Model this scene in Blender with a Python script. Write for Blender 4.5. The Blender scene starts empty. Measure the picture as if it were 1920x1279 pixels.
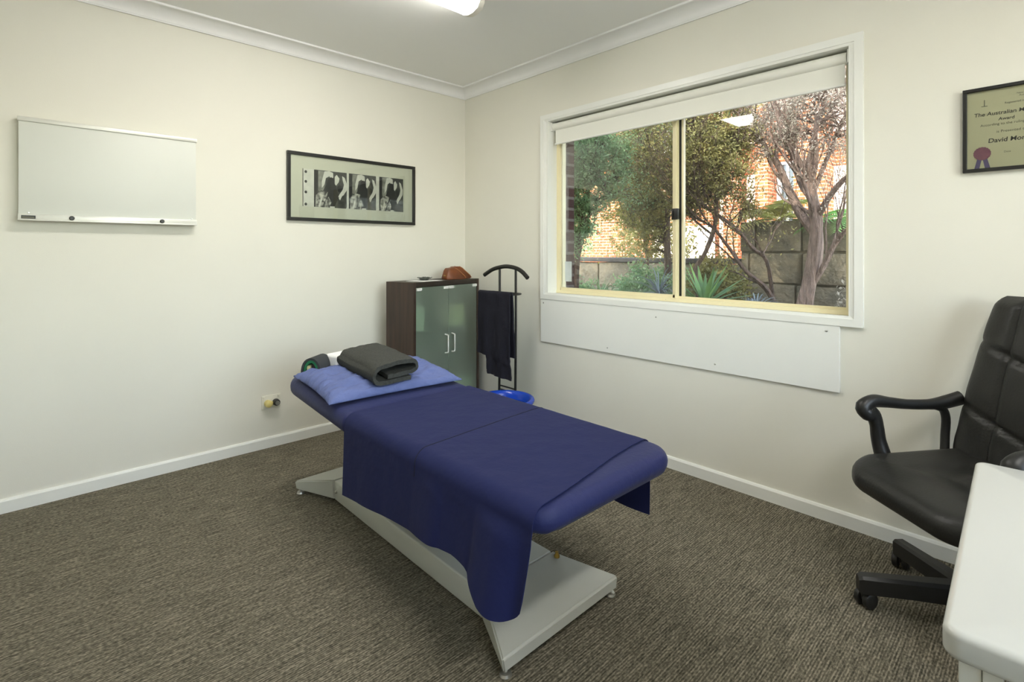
import bpy, bmesh, math, random
from mathutils import Vector, Matrix, noise
sc = bpy.context.scene
COL = sc.collection
PI = math.pi

# ------------------------------------------------------------ camera, world, exposure
TH = math.atan(1022 / 962)                     # heading of the camera, counter-clockwise from +X
cam_data = bpy.data.cameras.new('camera')
cam_data.sensor_width = 36.0
cam_data.lens = 962 / 1920 * 36.0
cam_data.shift_y = -(639.5 - 472) / 1920
cam_data.clip_start = 0.05
cam = bpy.data.objects.new('camera', cam_data)
COL.objects.link(cam)
cam.location = (-2.4894, -3.1815, 1.15)
cam.rotation_euler = (PI / 2, 0, TH - PI / 2)
sc.camera = cam

sc.view_settings.view_transform = 'Standard'
sc.view_settings.look = 'None'
sc.view_settings.gamma = 1.0
sc.view_settings.use_curve_mapping = False
sc.view_settings.exposure = 0.45

world = bpy.data.worlds.new('sky')
sc.world = world
world.use_nodes = True
wn = world.node_tree.nodes; wl = world.node_tree.links
wn.clear()
wo = wn.new('ShaderNodeOutputWorld'); wb = wn.new('ShaderNodeBackground'); ws = wn.new('ShaderNodeTexSky')
ws.sky_type = 'NISHITA'; ws.sun_disc = False
ws.sun_elevation = math.radians(38); ws.sun_rotation = math.radians(250)
wb.inputs['Strength'].default_value = 1.7
wh = wn.new('ShaderNodeHueSaturation'); wh.inputs['Saturation'].default_value = 0.55
wl.new(ws.outputs[0], wh.inputs['Color']); wl.new(wh.outputs[0], wb.inputs[0]); wl.new(wb.outputs[0], wo.inputs[0])

sun_d = bpy.data.lights.new('sun', 'SUN'); sun_d.energy = 3.2; sun_d.angle = 0.01; sun_d.color = (1.0, 0.9, 0.76)
sun = bpy.data.objects.new('sun', sun_d); COL.objects.link(sun)
sun.rotation_euler = Vector((0.72, 0.30, -0.62)).to_track_quat('-Z', 'Y').to_euler()
sun.location = (-8, -4, 9)

# ------------------------------------------------------------ materials
def srgb(r, g, b):
    def f(c):
        c /= 255
        return c / 12.92 if c <= 0.04045 else ((c + 0.055) / 1.055) ** 2.4
    return (f(r), f(g), f(b), 1)

def mat(name, col, rough=0.5, metal=0.0, spec=0.5, bump=0, bscale=80, var=0, vscale=8, vcol=None, coords='Object', stretch=None, sheen=0, bdist=0.002, detail=4):
    m = bpy.data.materials.new(name); m.use_nodes = True
    n = m.node_tree.nodes; l = m.node_tree.links
    b = n['Principled BSDF']
    b.inputs['Base Color'].default_value = col
    b.inputs['Roughness'].default_value = rough
    b.inputs['Metallic'].default_value = metal
    b.inputs['Specular IOR Level'].default_value = spec
    if sheen: b.inputs['Sheen Weight'].default_value = sheen
    tc = n.new('ShaderNodeTexCoord'); mp = n.new('ShaderNodeMapping')
    l.new(tc.outputs[coords], mp.inputs[0])
    if stretch: mp.inputs['Scale'].default_value = stretch
    if var or vcol:
        t = n.new('ShaderNodeTexNoise'); t.inputs['Scale'].default_value = vscale; t.inputs['Detail'].default_value = detail
        l.new(mp.outputs[0], t.inputs['Vector'])
        r = n.new('ShaderNodeValToRGB')
        if vcol: c2 = vcol; c1 = col
        else:
            c1 = tuple(c * (1 - var) for c in col[:3]) + (1,); c2 = tuple(min(1, c * (1 + var)) for c in col[:3]) + (1,)
        r.color_ramp.elements[0].position = 0.35; r.color_ramp.elements[1].position = 0.65
        r.color_ramp.elements[0].color = c1; r.color_ramp.elements[1].color = c2
        l.new(t.outputs['Fac'], r.inputs[0]); l.new(r.outputs[0], b.inputs['Base Color'])
    if bump:
        t2 = n.new('ShaderNodeTexNoise'); t2.inputs['Scale'].default_value = bscale; t2.inputs['Detail'].default_value = 3
        l.new(mp.outputs[0], t2.inputs['Vector'])
        bp = n.new('ShaderNodeBump'); bp.inputs['Strength'].default_value = bump; bp.inputs['Distance'].default_value = bdist
        l.new(t2.outputs['Fac'], bp.inputs['Height']); l.new(bp.outputs[0], b.inputs['Normal'])
    return m

M = {}
M['wall'] = mat('wall paint', srgb(228, 226, 214), 0.6, spec=0.3, bump=0.12, bscale=220, var=0.012, vscale=1.5)
M['ceil'] = mat('ceiling paint', srgb(243, 243, 240), 0.8, spec=0.2, bump=0.1, bscale=150)
M['trim'] = mat('gloss trim paint', srgb(236, 237, 231), 0.35, var=0.01, vscale=3)
M['cornice'] = mat('cornice plaster', srgb(240, 240, 238), 0.7, spec=0.2, var=0.01)
M['cream_alu'] = mat('cream powdercoated aluminium', srgb(232, 222, 182), 0.35, var=0.015)
M['black_plastic'] = mat('black plastic', srgb(30, 30, 29), 0.42, var=0.1, vscale=30)
M['rubber'] = mat('black rubber seal', srgb(22, 24, 20), 0.7, var=0.1)
M['blind'] = mat('roller blind fabric', srgb(234, 234, 225), 0.85, spec=0.2, bump=0.15, bscale=500)
M['white_plastic'] = mat('white plastic', srgb(236, 236, 230), 0.35, var=0.01)
M['darkwood'] = mat('dark walnut laminate', srgb(66, 50, 40), 0.45, vcol=srgb(50, 37, 30), vscale=6, stretch=(6, 6, 0.6), bump=0.1, bscale=60)
M['darkwood_edge'] = mat('dark laminate edge', srgb(44, 34, 26), 0.45, vcol=srgb(36, 28, 22), vscale=6, stretch=(1, 6, 6))
M['steel'] = mat('satin steel', srgb(190, 190, 185), 0.3, metal=0.9, var=0.02)
M['chrome_clip'] = mat('brushed clip metal', srgb(220, 222, 216), 0.5, metal=0.0, var=0.02)
M['brass'] = mat('brass bolt', srgb(170, 140, 70), 0.35, metal=0.9, var=0.05)
M['black_metal'] = mat('black painted metal', srgb(26, 25, 22), 0.4, var=0.1)
M['grey_paint'] = mat('pale grey powdercoat', srgb(188, 190, 182), 0.38, bump=0.08, bscale=900, var=0.015, vscale=4)
M['navy_sheet'] = mat('navy cotton sheet', srgb(30, 36, 78), 0.8, spec=0.15, sheen=0.03, bump=0.35, bscale=14, bdist=0.012, var=0.06, vscale=900)
M['navy_fitted'] = mat('navy stretch cover', srgb(30, 37, 84), 0.6, spec=0.3, sheen=0.06, bump=0.3, bscale=60, bdist=0.004)
M['pillow'] = mat('periwinkle pillowcase', srgb(100, 112, 158), 0.8, spec=0.2, bump=0.9, bscale=22, bdist=0.012, stretch=(1, 2.4, 1))
M['grey_towel'] = mat('charcoal terry towel', srgb(76, 77, 72), 0.95, spec=0.1, vcol=srgb(64, 65, 62), vscale=160, bump=0.5, bscale=500, bdist=0.002)
M['grey_fabric'] = mat('dark grey fabric', srgb(66, 68, 69), 0.9, spec=0.1, bump=0.6, bscale=260, bdist=0.003)
M['green_fabric'] = mat('green lining', srgb(32, 112, 72), 0.8, var=0.1)
M['cream_fabric'] = mat('cream binding', srgb(190, 185, 140), 0.8, var=0.05)
M['white_fabric'] = mat('white towel cotton', srgb(242, 242, 240), 0.9, spec=0.1, bump=0.3, bscale=200)
M['leather'] = mat('black leather', srgb(33, 33, 31), 0.42, spec=0.45, bump=0.35, bscale=140, var=0.08, vscale=12)
M['tan_leather'] = mat('tan leather', srgb(124, 68, 30), 0.42, vcol=srgb(98, 52, 24), vscale=12, bump=0.2, bscale=120)
M['tan_pale'] = mat('pale tan strap edge', srgb(176, 118, 76), 0.5, var=0.05)
M['trouser'] = mat('black trouser cloth', srgb(33, 33, 42), 0.85, spec=0.2, bump=0.4, bscale=30, bdist=0.006)
M['blue_plastic'] = mat('glossy blue plastic', srgb(22, 66, 178), 0.2, spec=0.55, var=0.03)
M['desk'] = mat('white laminate', srgb(182, 183, 178), 0.2, spec=0.5, var=0.006, vscale=2)
M['desk_body'] = mat('white board', srgb(200, 200, 193), 0.4, var=0.006, vscale=2)
M['whiteboard'] = mat('glossy white board', srgb(220, 222, 214), 0.42, spec=0.3, var=0.006, vscale=1)
M['alu'] = mat('pale aluminium', srgb(222, 222, 214), 0.35, metal=0.25, var=0.02)
M['black'] = mat('black lacquer', srgb(24, 24, 21), 0.35, var=0.08)
M['mount'] = mat('ivory picture mount', srgb(203, 204, 186), 0.8, spec=0.2, var=0.01)
M['print_dark'] = mat('print charcoal', srgb(48, 50, 46), 0.5, vcol=srgb(84, 86, 80), vscale=26)
M['print_black'] = mat('print black', srgb(30, 32, 29), 0.5, var=0.2, vscale=30)
M['print_mid'] = mat('print grey', srgb(148, 150, 138), 0.5, vcol=srgb(110, 112, 102), vscale=30)
M['print_light'] = mat('print pale grey', srgb(205, 206, 194), 0.5, var=0.06, vscale=30)
M['print_speckle'] = mat('print speckle', srgb(35, 37, 33), 0.5, vcol=srgb(200, 200, 186), vscale=45)
M['cert_paper'] = mat('cream certificate paper', srgb(212, 209, 172), 0.6, var=0.02, vscale=3)
M['ink'] = mat('black ink', srgb(52, 52, 44), 0.6, var=0.1)
M['ink_grey'] = mat('faded ink', srgb(110, 110, 90), 0.6, var=0.1)
M['seal_red'] = mat('dusky red seal', srgb(150, 88, 108), 0.6, vcol=srgb(128, 70, 96), vscale=60)
M['ribbon'] = mat('violet ribbon', srgb(92, 78, 130), 0.6, var=0.1)
M['socket'] = mat('socket plate plastic', srgb(226, 224, 210), 0.35, var=0.01)
M['yellowed'] = mat('yellowed plastic', srgb(214, 200, 130), 0.4, var=0.05)
M['paper'] = mat('white paper', srgb(238, 238, 236), 0.7, var=0.01)
M['pale_linen'] = mat('pale linen', srgb(224, 232, 220), 0.8, var=0.03)  # pale tone of the blocks added behind the frosted doors
M['cream_linen'] = mat('cream linen', srgb(230, 222, 178), 0.8, var=0.03)  # cream tone of the block added behind the right door
M['smoke_glass'] = mat('dark cut glass', srgb(70, 76, 66), 0.15, spec=0.8, var=0.3, vscale=60)
M['sticker'] = mat('pale sticker', srgb(206, 214, 214), 0.5, vcol=srgb(196, 204, 200), vscale=20)
M['inner_cab'] = mat('cabinet inside', srgb(92, 98, 86), 0.6, var=0.05)

def glass(name, tint=(1, 1, 1, 1), refl=1.0):
    m = bpy.data.materials.new(name); m.use_nodes = True
    n = m.node_tree.nodes; l = m.node_tree.links; n.clear()
    o = n.new('ShaderNodeOutputMaterial'); t = n.new('ShaderNodeBsdfTransparent'); g = n.new('ShaderNodeBsdfGlossy')
    g.inputs['Roughness'].default_value = 0.01
    t.inputs[0].default_value = tint
    fr = n.new('ShaderNodeFresnel'); fr.inputs[0].default_value = 1.45
    mu = n.new('ShaderNodeMath'); mu.operation = 'MULTIPLY'; mu.inputs[1].default_value = refl
    mx = n.new('ShaderNodeMixShader')
    l.new(fr.outputs[0], mu.inputs[0]); l.new(mu.outputs[0], mx.inputs[0]); l.new(t.outputs[0], mx.inputs[1]); l.new(g.outputs[0], mx.inputs[2]); l.new(mx.outputs[0], o.inputs[0])
    return m
M['glass'] = glass('window glass', (0.93, 0.95, 0.94, 1))
M['picture_glass'] = glass('picture glass', (0.98, 0.99, 0.98, 1))

def frosted():
    m = bpy.data.materials.new('frosted green glass'); m.use_nodes = True
    n = m.node_tree.nodes; l = m.node_tree.links
    b = n['Principled BSDF']
    b.inputs['Base Color'].default_value = srgb(206, 222, 206)
    b.inputs['Roughness'].default_value = 0.4
    b.inputs['Transmission Weight'].default_value = 0.85
    b.inputs['IOR'].default_value = 1.25
    b.inputs['Coat Weight'].default_value = 0.8; b.inputs['Coat Roughness'].default_value = 0.12
    return m
M['frosted'] = frosted()

def emis(name, col, s):
    m = bpy.data.materials.new(name); m.use_nodes = True
    b = m.node_tree.nodes['Principled BSDF']
    b.inputs['Base Color'].default_value = col
    b.inputs['Emission Color'].default_value = col; b.inputs['Emission Strength'].default_value = s
    return m
M['tube_light'] = emis('lit opal diffuser', (1, 0.975, 0.92, 1), 12.5)
M['bulb_end'] = mat('opal end cap', srgb(238, 234, 222), 0.4, var=0.01)

def carpet():
    m = bpy.data.materials.new('ribbed loop carpet'); m.use_nodes = True
    n = m.node_tree.nodes; l = m.node_tree.links; b = n['Principled BSDF']
    b.inputs['Roughness'].default_value = 0.95; b.inputs['Specular IOR Level'].default_value = 0.1
    tc = n.new('ShaderNodeTexCoord')
    sep = n.new('ShaderNodeSeparateXYZ'); l.new(tc.outputs['Object'], sep.inputs[0])
    # loop rows every 6 mm running along x
    wv = n.new('ShaderNodeMath'); wv.operation = 'MULTIPLY'; wv.inputs[1].default_value = 2 * PI / 0.0075
    l.new(sep.outputs['Y'], wv.inputs[0])
    si = n.new('ShaderNodeMath'); si.operation = 'SINE'; l.new(wv.outputs[0], si.inputs[0])
    mp = n.new('ShaderNodeMapping'); mp.inputs['Scale'].default_value = (9, 150, 1); l.new(tc.outputs['Object'], mp.inputs[0])
    n1 = n.new('ShaderNodeTexNoise'); n1.inputs['Scale'].default_value = 1.0; n1.inputs['Detail'].default_value = 3; n1.inputs['Roughness'].default_value = 0.7
    l.new(mp.outputs[0], n1.inputs['Vector'])
    mp2 = n.new('ShaderNodeMapping'); mp2.inputs['Scale'].default_value = (90, 160, 1); l.new(tc.outputs['Object'], mp2.inputs[0])
    n2 = n.new('ShaderNodeTexNoise'); n2.inputs['Scale'].default_value = 1.0; n2.inputs['Detail'].default_value = 2
    l.new(mp2.outputs[0], n2.inputs['Vector'])
    a = n.new('ShaderNodeMath'); a.operation = 'ADD'; l.new(n1.outputs['Fac'], a.inputs[0]); l.new(n2.outputs['Fac'], a.inputs[1])
    s2 = n.new('ShaderNodeMath'); s2.operation = 'MULTIPLY_ADD'; s2.inputs[1].default_value = 0.10; l.new(si.outputs[0], s2.inputs[0]); l.new(a.outputs[0], s2.inputs[2])
    r = n.new('ShaderNodeValToRGB')
    e = r.color_ramp.elements
    e[0].position = 0.36; e[0].color = srgb(64, 62, 53)
    e[1].position = 0.66; e[1].color = srgb(158, 149, 132)
    x = e.new(0.50); x.color = srgb(106, 101, 87)
    h = n.new('ShaderNodeMath'); h.operation = 'MULTIPLY'; h.inputs[1].default_value = 0.5; l.new(s2.outputs[0], h.inputs[0])
    l.new(h.outputs[0], r.inputs[0]); l.new(r.outputs[0], b.inputs['Base Color'])
    bp = n.new('ShaderNodeBump'); bp.inputs['Strength'].default_value = 0.5; bp.inputs['Distance'].default_value = 0.003
    l.new(s2.outputs[0], bp.inputs['Height']); l.new(bp.outputs[0], b.inputs['Normal'])
    return m
M['carpet'] = carpet()

def brick(name, c1, c2, mortar, bw=0.23, bh=0.076, axis='YZ', rough=0.85, ms=0.01):
    m = bpy.data.materials.new(name); m.use_nodes = True
    n = m.node_tree.nodes; l = m.node_tree.links; b = n['Principled BSDF']
    b.inputs['Roughness'].default_value = rough; b.inputs['Specular IOR Level'].default_value = 0.2
    tc = n.new('ShaderNodeTexCoord'); sep = n.new('ShaderNodeSeparateXYZ'); cb = n.new('ShaderNodeCombineXYZ')
    l.new(tc.outputs['Object'], sep.inputs[0])
    ad = n.new('ShaderNodeMath'); ad.operation = 'ADD'; l.new(sep.outputs['X'], ad.inputs[0]); l.new(sep.outputs['Y'], ad.inputs[1])
    l.new(ad.outputs[0], cb.inputs[0]); l.new(sep.outputs['Z'], cb.inputs[1])
    t = n.new('ShaderNodeTexBrick'); l.new(cb.outputs[0], t.inputs['Vector'])
    t.inputs['Scale'].default_value = 1; t.inputs['Brick Width'].default_value = bw; t.inputs['Row Height'].default_value = bh
    t.inputs['Mortar Size'].default_value = ms; t.inputs['Color1'].default_value = c1; t.inputs['Color2'].default_value = c2; t.inputs['Mortar'].default_value = mortar
    nz = n.new('ShaderNodeTexNoise'); nz.inputs['Scale'].default_value = 9; nz.inputs['Detail'].default_value = 5; l.new(tc.outputs['Object'], nz.inputs['Vector'])
    mx = n.new('ShaderNodeMix'); mx.data_type = 'RGBA'; mx.blend_type = 'MULTIPLY'; mx.inputs[0].default_value = 0.6
    rr = n.new('ShaderNodeValToRGB'); rr.color_ramp.elements[0].position = 0.3; rr.color_ramp.elements[0].color = (0.5, 0.5, 0.5, 1); rr.color_ramp.elements[1].position = 0.7
    l.new(nz.outputs['Fac'], rr.inputs[0]); l.new(t.outputs['Color'], mx.inputs[6]); l.new(rr.outputs[0], mx.inputs[7]); l.new(mx.outputs[2], b.inputs['Base Color'])
    bp = n.new('ShaderNodeBump'); bp.inputs['Strength'].default_value = 0.6; bp.inputs['Distance'].default_value = 0.006; bp.invert = True
    l.new(t.outputs['Fac'], bp.inputs['Height']); l.new(bp.outputs[0], b.inputs['Normal'])
    return m
M['brick_far'] = brick('orange brick', srgb(172, 98, 60), srgb(150, 80, 48), srgb(190, 158, 130))
M['brick_own'] = brick('dark brown brick', srgb(86, 60, 54), srgb(70, 50, 46), srgb(118, 108, 100))
M['render_pale'] = mat('pale render', srgb(236, 214, 196), 0.8, var=0.06, vscale=3)
M['render_pink'] = mat('pinkish render', srgb(190, 160, 150), 0.8, var=0.06, vscale=3)
M['stone'] = mat('sandstone', srgb(128, 117, 97), 0.9, vcol=srgb(92, 87, 74), vscale=5, bump=0.8, bscale=24, bdist=0.02)
M['stone_dark'] = mat('dark stone coping', srgb(66, 62, 60), 0.9, vcol=srgb(84, 80, 78), vscale=8, bump=0.6, bscale=24, bdist=0.01)
M['bark'] = mat('tea tree bark', srgb(112, 90, 76), 0.9, vcol=srgb(74, 60, 54), vscale=16, stretch=(3, 3, 0.6), bump=1.0, bscale=40, bdist=0.015)
M['bark_pale'] = mat('greyish bark', srgb(150, 128, 114), 0.9, vcol=srgb(108, 90, 80), vscale=16, stretch=(3, 3, 0.6), bump=1.0, bscale=40, bdist=0.015)
def leafmat(name, c1, c2, tr=0.35):
    m = mat(name, c1, 0.55, vcol=c2, vscale=5, spec=0.3)
    n = m.node_tree.nodes; l = m.node_tree.links; b = n['Principled BSDF']; o = n['Material Output']
    t = n.new('ShaderNodeBsdfTranslucent'); mx = n.new('ShaderNodeMixShader'); mx.inputs[0].default_value = tr
    src = b.inputs['Base Color'].links[0].from_socket
    l.new(src, t.inputs[0]); l.new(b.outputs[0], mx.inputs[1]); l.new(t.outputs[0], mx.inputs[2]); l.new(mx.outputs[0], o.inputs[0])
    return m
M['leaf_green'] = leafmat('green tea tree leaves', srgb(116, 150, 110), srgb(152, 174, 124))
M['leaf_olive'] = leafmat('olive leaves', srgb(118, 118, 74), srgb(162, 152, 92))
M['leaf_grey'] = leafmat('grey green leaves', srgb(158, 150, 132), srgb(196, 186, 170))
M['leaf_bright'] = leafmat('bright green leaves', srgb(92, 150, 70), srgb(132, 180, 92))
M['leaf_yellow'] = leafmat('yellow green fronds', srgb(168, 160, 84), srgb(124, 134, 66))
M['leaf_silver'] = leafmat('silvery straps', srgb(140, 150, 158), srgb(104, 116, 112), 0.15)
M['agave'] = leafmat('agave green', srgb(118, 152, 84), srgb(90, 124, 90), 0.15)
M['soil'] = mat('leaf litter soil', srgb(74, 64, 56), 0.95, vcol=srgb(104, 94, 84), vscale=14, bump=1, bscale=30, bdist=0.03)
M['lawn'] = mat('dry lawn', srgb(120, 118, 70), 0.95, vcol=srgb(96, 100, 60), vscale=6, bump=0.8, bscale=60, bdist=0.02)
M['paving'] = mat('pale concrete paving', srgb(226, 222, 212), 0.8, var=0.04, vscale=2)  # for the added slab that bounces sunlight indoors
M['roof_tile'] = mat('terracotta tiles', srgb(132, 84, 66), 0.8, vcol=srgb(104, 66, 54), vscale=8)
M['dark_pane'] = mat('dark window pane', srgb(60, 66, 70), 0.1, var=0.1)

# ------------------------------------------------------------ helpers
def tag(o, label=None, cat=None, group=None, kind=None):
    if label: o['label'] = label
    if cat: o['category'] = cat
    if group: o['group'] = group
    if kind: o['kind'] = kind
    return o

def thing(name, label, cat, loc, rotz=0, group=None):
    o = bpy.data.objects.new(name, None); COL.objects.link(o)
    o.location = loc; o.rotation_euler = (0, 0, rotz); o.empty_display_size = 0.1
    return tag(o, label, cat, group)

def wloc(o):
    v = Vector((0, 0, 0))
    while o is not None:
        v += o.location; o = o.parent
    return v

def obj(name, bm, m, parent=None, local=False, smooth=True, ang=38, origin=None, recalc=True):
    """Link a bmesh as one mesh object. Coordinates are world ones unless local."""
    if recalc: bmesh.ops.recalc_face_normals(bm, faces=bm.faces)
    me = bpy.data.meshes.new(name); bm.to_mesh(me); bm.free()
    for mm in (m if isinstance(m, (list, tuple)) else [m]): me.materials.append(mm)
    o = bpy.data.objects.new(name, me); COL.objects.link(o)
    if parent is not None:
        o.parent = parent
        if not local: me.transform(Matrix.Translation(-wloc(parent)))
    elif origin is not None:
        me.transform(Matrix.Translation(-Vector(origin))); o.location = origin
    if smooth:
        for p in me.polygons: p.use_smooth = True
        try: me.set_sharp_from_angle(angle=math.radians(ang))
        except Exception: pass
    return o

def box(bm, x0, x1, y0, y1, z0, z1, bev=0, seg=2, mi=0, mtx=None):
    r = bmesh.ops.create_cube(bm, size=1)
    vs = r['verts']
    for v in vs:
        v.co = Vector((x0 + (v.co.x + .5) * (x1 - x0), y0 + (v.co.y + .5) * (y1 - y0), z0 + (v.co.z + .5) * (z1 - z0)))
    if mtx is not None:
        for v in vs: v.co = mtx @ v.co
    fs = list({f for v in vs for f in v.link_faces})
    for f in fs: f.material_index = mi
    if bev:
        es = list({e for v in vs for e in v.link_edges})
        bmesh.ops.bevel(bm, geom=es, offset=bev, segments=seg, affect='EDGES', profile=0.5)
    return bm

def bx(*a, **k):
    return box(bmesh.new(), *a, **k)

def catmull(pts, n=6, closed=False):
    P = [Vector(p) for p in pts]; out = []
    m = len(P)
    rng = range(m if closed else m - 1)
    for i in rng:
        if closed: a, b, c, d = P[(i - 1) % m], P[i], P[(i + 1) % m], P[(i + 2) % m]
        else: a, b, c, d = P[max(i - 1, 0)], P[i], P[i + 1], P[min(i + 2, m - 1)]
        for k in range(n):
            t = k / n
            out.append(0.5 * ((2 * b) + (c - a) * t + (2 * a - 5 * b + 4 * c - d) * t * t + (-a + 3 * b - 3 * c + d) * t ** 3))
    if not closed: out.append(P[-1])
    return out

def tube(bm, pts, r, n=8, cap=True, closed=False, rfun=None, flat=1.0):
    P = [Vector(p) for p in pts]; m = len(P)
    R = r if isinstance(r, (list, tuple)) else [r] * m
    rings = []; up = None
    for i in range(m):
        if closed: t = P[(i + 1) % m] - P[i - 1]
        else: t = P[min(i + 1, m - 1)] - P[max(i - 1, 0)]
        if t.length < 1e-9: t = Vector((0, 0, 1))
        t.normalize()
        if up is None:
            up = Vector((0, 0, 1)) if abs(t.z) < 0.9 else Vector((1, 0, 0))
        a = up - t * up.dot(t)
        if a.length < 1e-6: a = t.orthogonal()
        a.normalize(); b = t.cross(a); up = a
        rr = []
        for k in range(n):
            an = 2 * PI * k / n
            rad = R[i] * (rfun(i, k) if rfun else 1)
            rr.append(bm.verts.new(P[i] + a * math.cos(an) * rad * flat + b * math.sin(an) * rad))
        rings.append(rr)
    for i in range(m if closed else m - 1):
        A = rings[i]; B = rings[(i + 1) % m]
        for k in range(n):
            bm.faces.new((A[k], A[(k + 1) % n], B[(k + 1) % n], B[k]))
    if cap and not closed:
        bm.faces.new(rings[0][::-1]); bm.faces.new(rings[-1])
    return bm

def lathe(bm, prof, c=(0, 0, 0), n=24, axis='z', cap=True, mi=0):
    rings = []
    for r, z in prof:
        rr = []
        for k in range(n):
            a = 2 * PI * k / n
            p = (r * math.cos(a), r * math.sin(a), z)
            if axis == 'x': p = (p[2], p[0], p[1])
            if axis == 'y': p = (p[0], p[2], p[1])
            rr.append(bm.verts.new(Vector(p) + Vector(c)))
        rings.append(rr)
    for i in range(len(rings) - 1):
        for k in range(n):
            f = bm.faces.new((rings[i][k], rings[i][(k + 1) % n], rings[i + 1][(k + 1) % n], rings[i + 1][k])); f.material_index = mi
    if cap:
        f = bm.faces.new(rings[0][::-1]); f.material_index = mi
        f = bm.faces.new(rings[-1]); f.material_index = mi
    return bm

def prism(bm, poly, z0, z1, mtx=None, mi=0):
    a = [bm.verts.new(Vector((p[0], p[1], z0))) for p in poly]; b = [bm.verts.new(Vector((p[0], p[1], z1))) for p in poly]
    n = len(poly); fs = [bm.faces.new(a[::-1]), bm.faces.new(b)]
    for i in range(n): fs.append(bm.faces.new((a[i], a[(i + 1) % n], b[(i + 1) % n], b[i])))
    for f in fs: f.material_index = mi
    if mtx is not None:
        for v in a + b: v.co = mtx @ v.co
    return bm

def rrect(hw, hl, r, n=6):
    """Rounded rectangle outline; r a number or four radii (++ -+ -- +-)."""
    rs = r if isinstance(r, (list, tuple)) else [r] * 4
    out = []
    for (sx, sy, a0), rr in zip(((1, 1, 0), (-1, 1, 90), (-1, -1, 180), (1, -1, 270)), rs):
        rr = max(rr, 1e-4)
        for k in range(n + 1):
            a = math.radians(a0 + 90 * k / n)
            out.append((sx * (hw - rr) + rr * math.cos(a), sy * (hl - rr) + rr * math.sin(a)))
    return out

def slab(hw, hl, r, z0, z1, er, n=8, seg=5, fn=None, grid=14):
    """Cushion: rounded rectangle with rounded top and bottom edges, top closed by shrinking rings."""
    bm = bmesh.new(); rings = []
    levels = []
    for k in range(seg + 1):
        a = PI / 2 * k / seg
        levels.append((er * (1 - math.sin(a)), z0 + er * (1 - math.cos(a))))
    for k in range(seg + 1):
        a = PI / 2 * k / seg
        levels.append((er * (1 - math.cos(a)), z1 - er * (1 - math.sin(a))))
    mx = min(hw, hl) * 0.97
    for k in range(1, grid + 1):
        levels.append((er + (mx - er) * k / grid, z1))
    rs = r if isinstance(r, (list, tuple)) else [r] * 4
    for ins, z in levels:
        out = rrect(hw - ins, hl - ins, [max(q - ins, 0.004 if ins < mx * .9 else 0.002) for q in rs], n)
        rings.append([bm.verts.new((p[0], p[1], z)) for p in out])
    for i in range(len(rings) - 1):
        A, B = rings[i], rings[i + 1]; m = len(A)
        for k in range(m): bm.faces.new((A[k], A[(k + 1) % m], B[(k + 1) % m], B[k]))
    bm.faces.new(rings[0][::-1]); bm.faces.new(rings[-1])
    if fn:
        for v in bm.verts: v.co = Vector(fn(v.co.x, v.co.y, v.co.z))
    return bm

def grid_solid(nu, nv, f, th):
    """Sheet from f(u,v) thickened by th along its normals."""
    P = [[Vector(f(i / nu, j / nv)) for j in range(nv + 1)] for i in range(nu + 1)]
    bm = bmesh.new(); T = []; B = []
    for i in range(nu + 1):
        t = []; b = []
        for j in range(nv + 1):
            du = P[min(i + 1, nu)][j] - P[max(i - 1, 0)][j]; dv = P[i][min(j + 1, nv)] - P[i][max(j - 1, 0)]
            nrm = du.cross(dv); nrm = nrm.normalized() if nrm.length > 1e-12 else Vector((0, 0, 1))
            t.append(bm.verts.new(P[i][j] + nrm * th / 2)); b.append(bm.verts.new(P[i][j] - nrm * th / 2))
        T.append(t); B.append(b)
    for i in range(nu):
        for j in range(nv):
            bm.faces.new((T[i][j], T[i + 1][j], T[i + 1][j + 1], T[i][j + 1]))
            bm.faces.new((B[i][j], B[i][j + 1], B[i + 1][j + 1], B[i + 1][j]))
    for i in range(nu):
        bm.faces.new((T[i][0], B[i][0], B[i + 1][0], T[i + 1][0])); bm.faces.new((T[i][nv], T[i + 1][nv], B[i + 1][nv], B[i][nv]))
    for j in range(nv):
        bm.faces.new((T[0][j], T[0][j + 1], B[0][j + 1], B[0][j])); bm.faces.new((T[nu][j], B[nu][j], B[nu][j + 1], T[nu][j + 1]))
    return bm

def nz(x, y=0, z=0): return noise.noise(Vector((x, y, z)))
def sm(a, b, t):
    t = max(0, min(1, (t - a) / (b - a))); return t * t * (3 - 2 * t)
def interp(tab, x):
    for (x0, y0), (x1, y1) in zip(tab, tab[1:]):
        if x0 <= x <= x1: return y0 + (y1 - y0) * sm(x0, x1, x) if False else y0 + (y1 - y0) * (x - x0) / (x1 - x0)
    return tab[0][1] if x < tab[0][0] else tab[-1][1]

def copy_tree(o, parent=None):
    c = o.copy(); COL.objects.link(c); c.parent = parent
    for ch in list(o.children): copy_tree(ch, c)
    return c

# ------------------------------------------------------------ room shell
X0, Y0, H = -3.25, -4.7, 2.40
def struct(name, bm, m, parent=None, **k):
    o = obj(name, bm, m, parent, **k)
    if parent is None: o['kind'] = 'structure'
    return o
struct('floor', bx(X0 - .12, 0.0, Y0 - .12, 0.0, -0.08, 0), M['carpet'], smooth=False)
struct('ceiling', bx(X0 - .12, 0.30, Y0 - .12, 0.12, H, H + 0.10), M['ceil'], smooth=False)
struct('wall_left', bx(X0 - .12, 0.12, 0, 0.12, 0, H), M['wall'], smooth=False)
struct('wall_near', bx(X0 - .12, X0, Y0, 0, 0, H), M['wall'], smooth=False)
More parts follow.
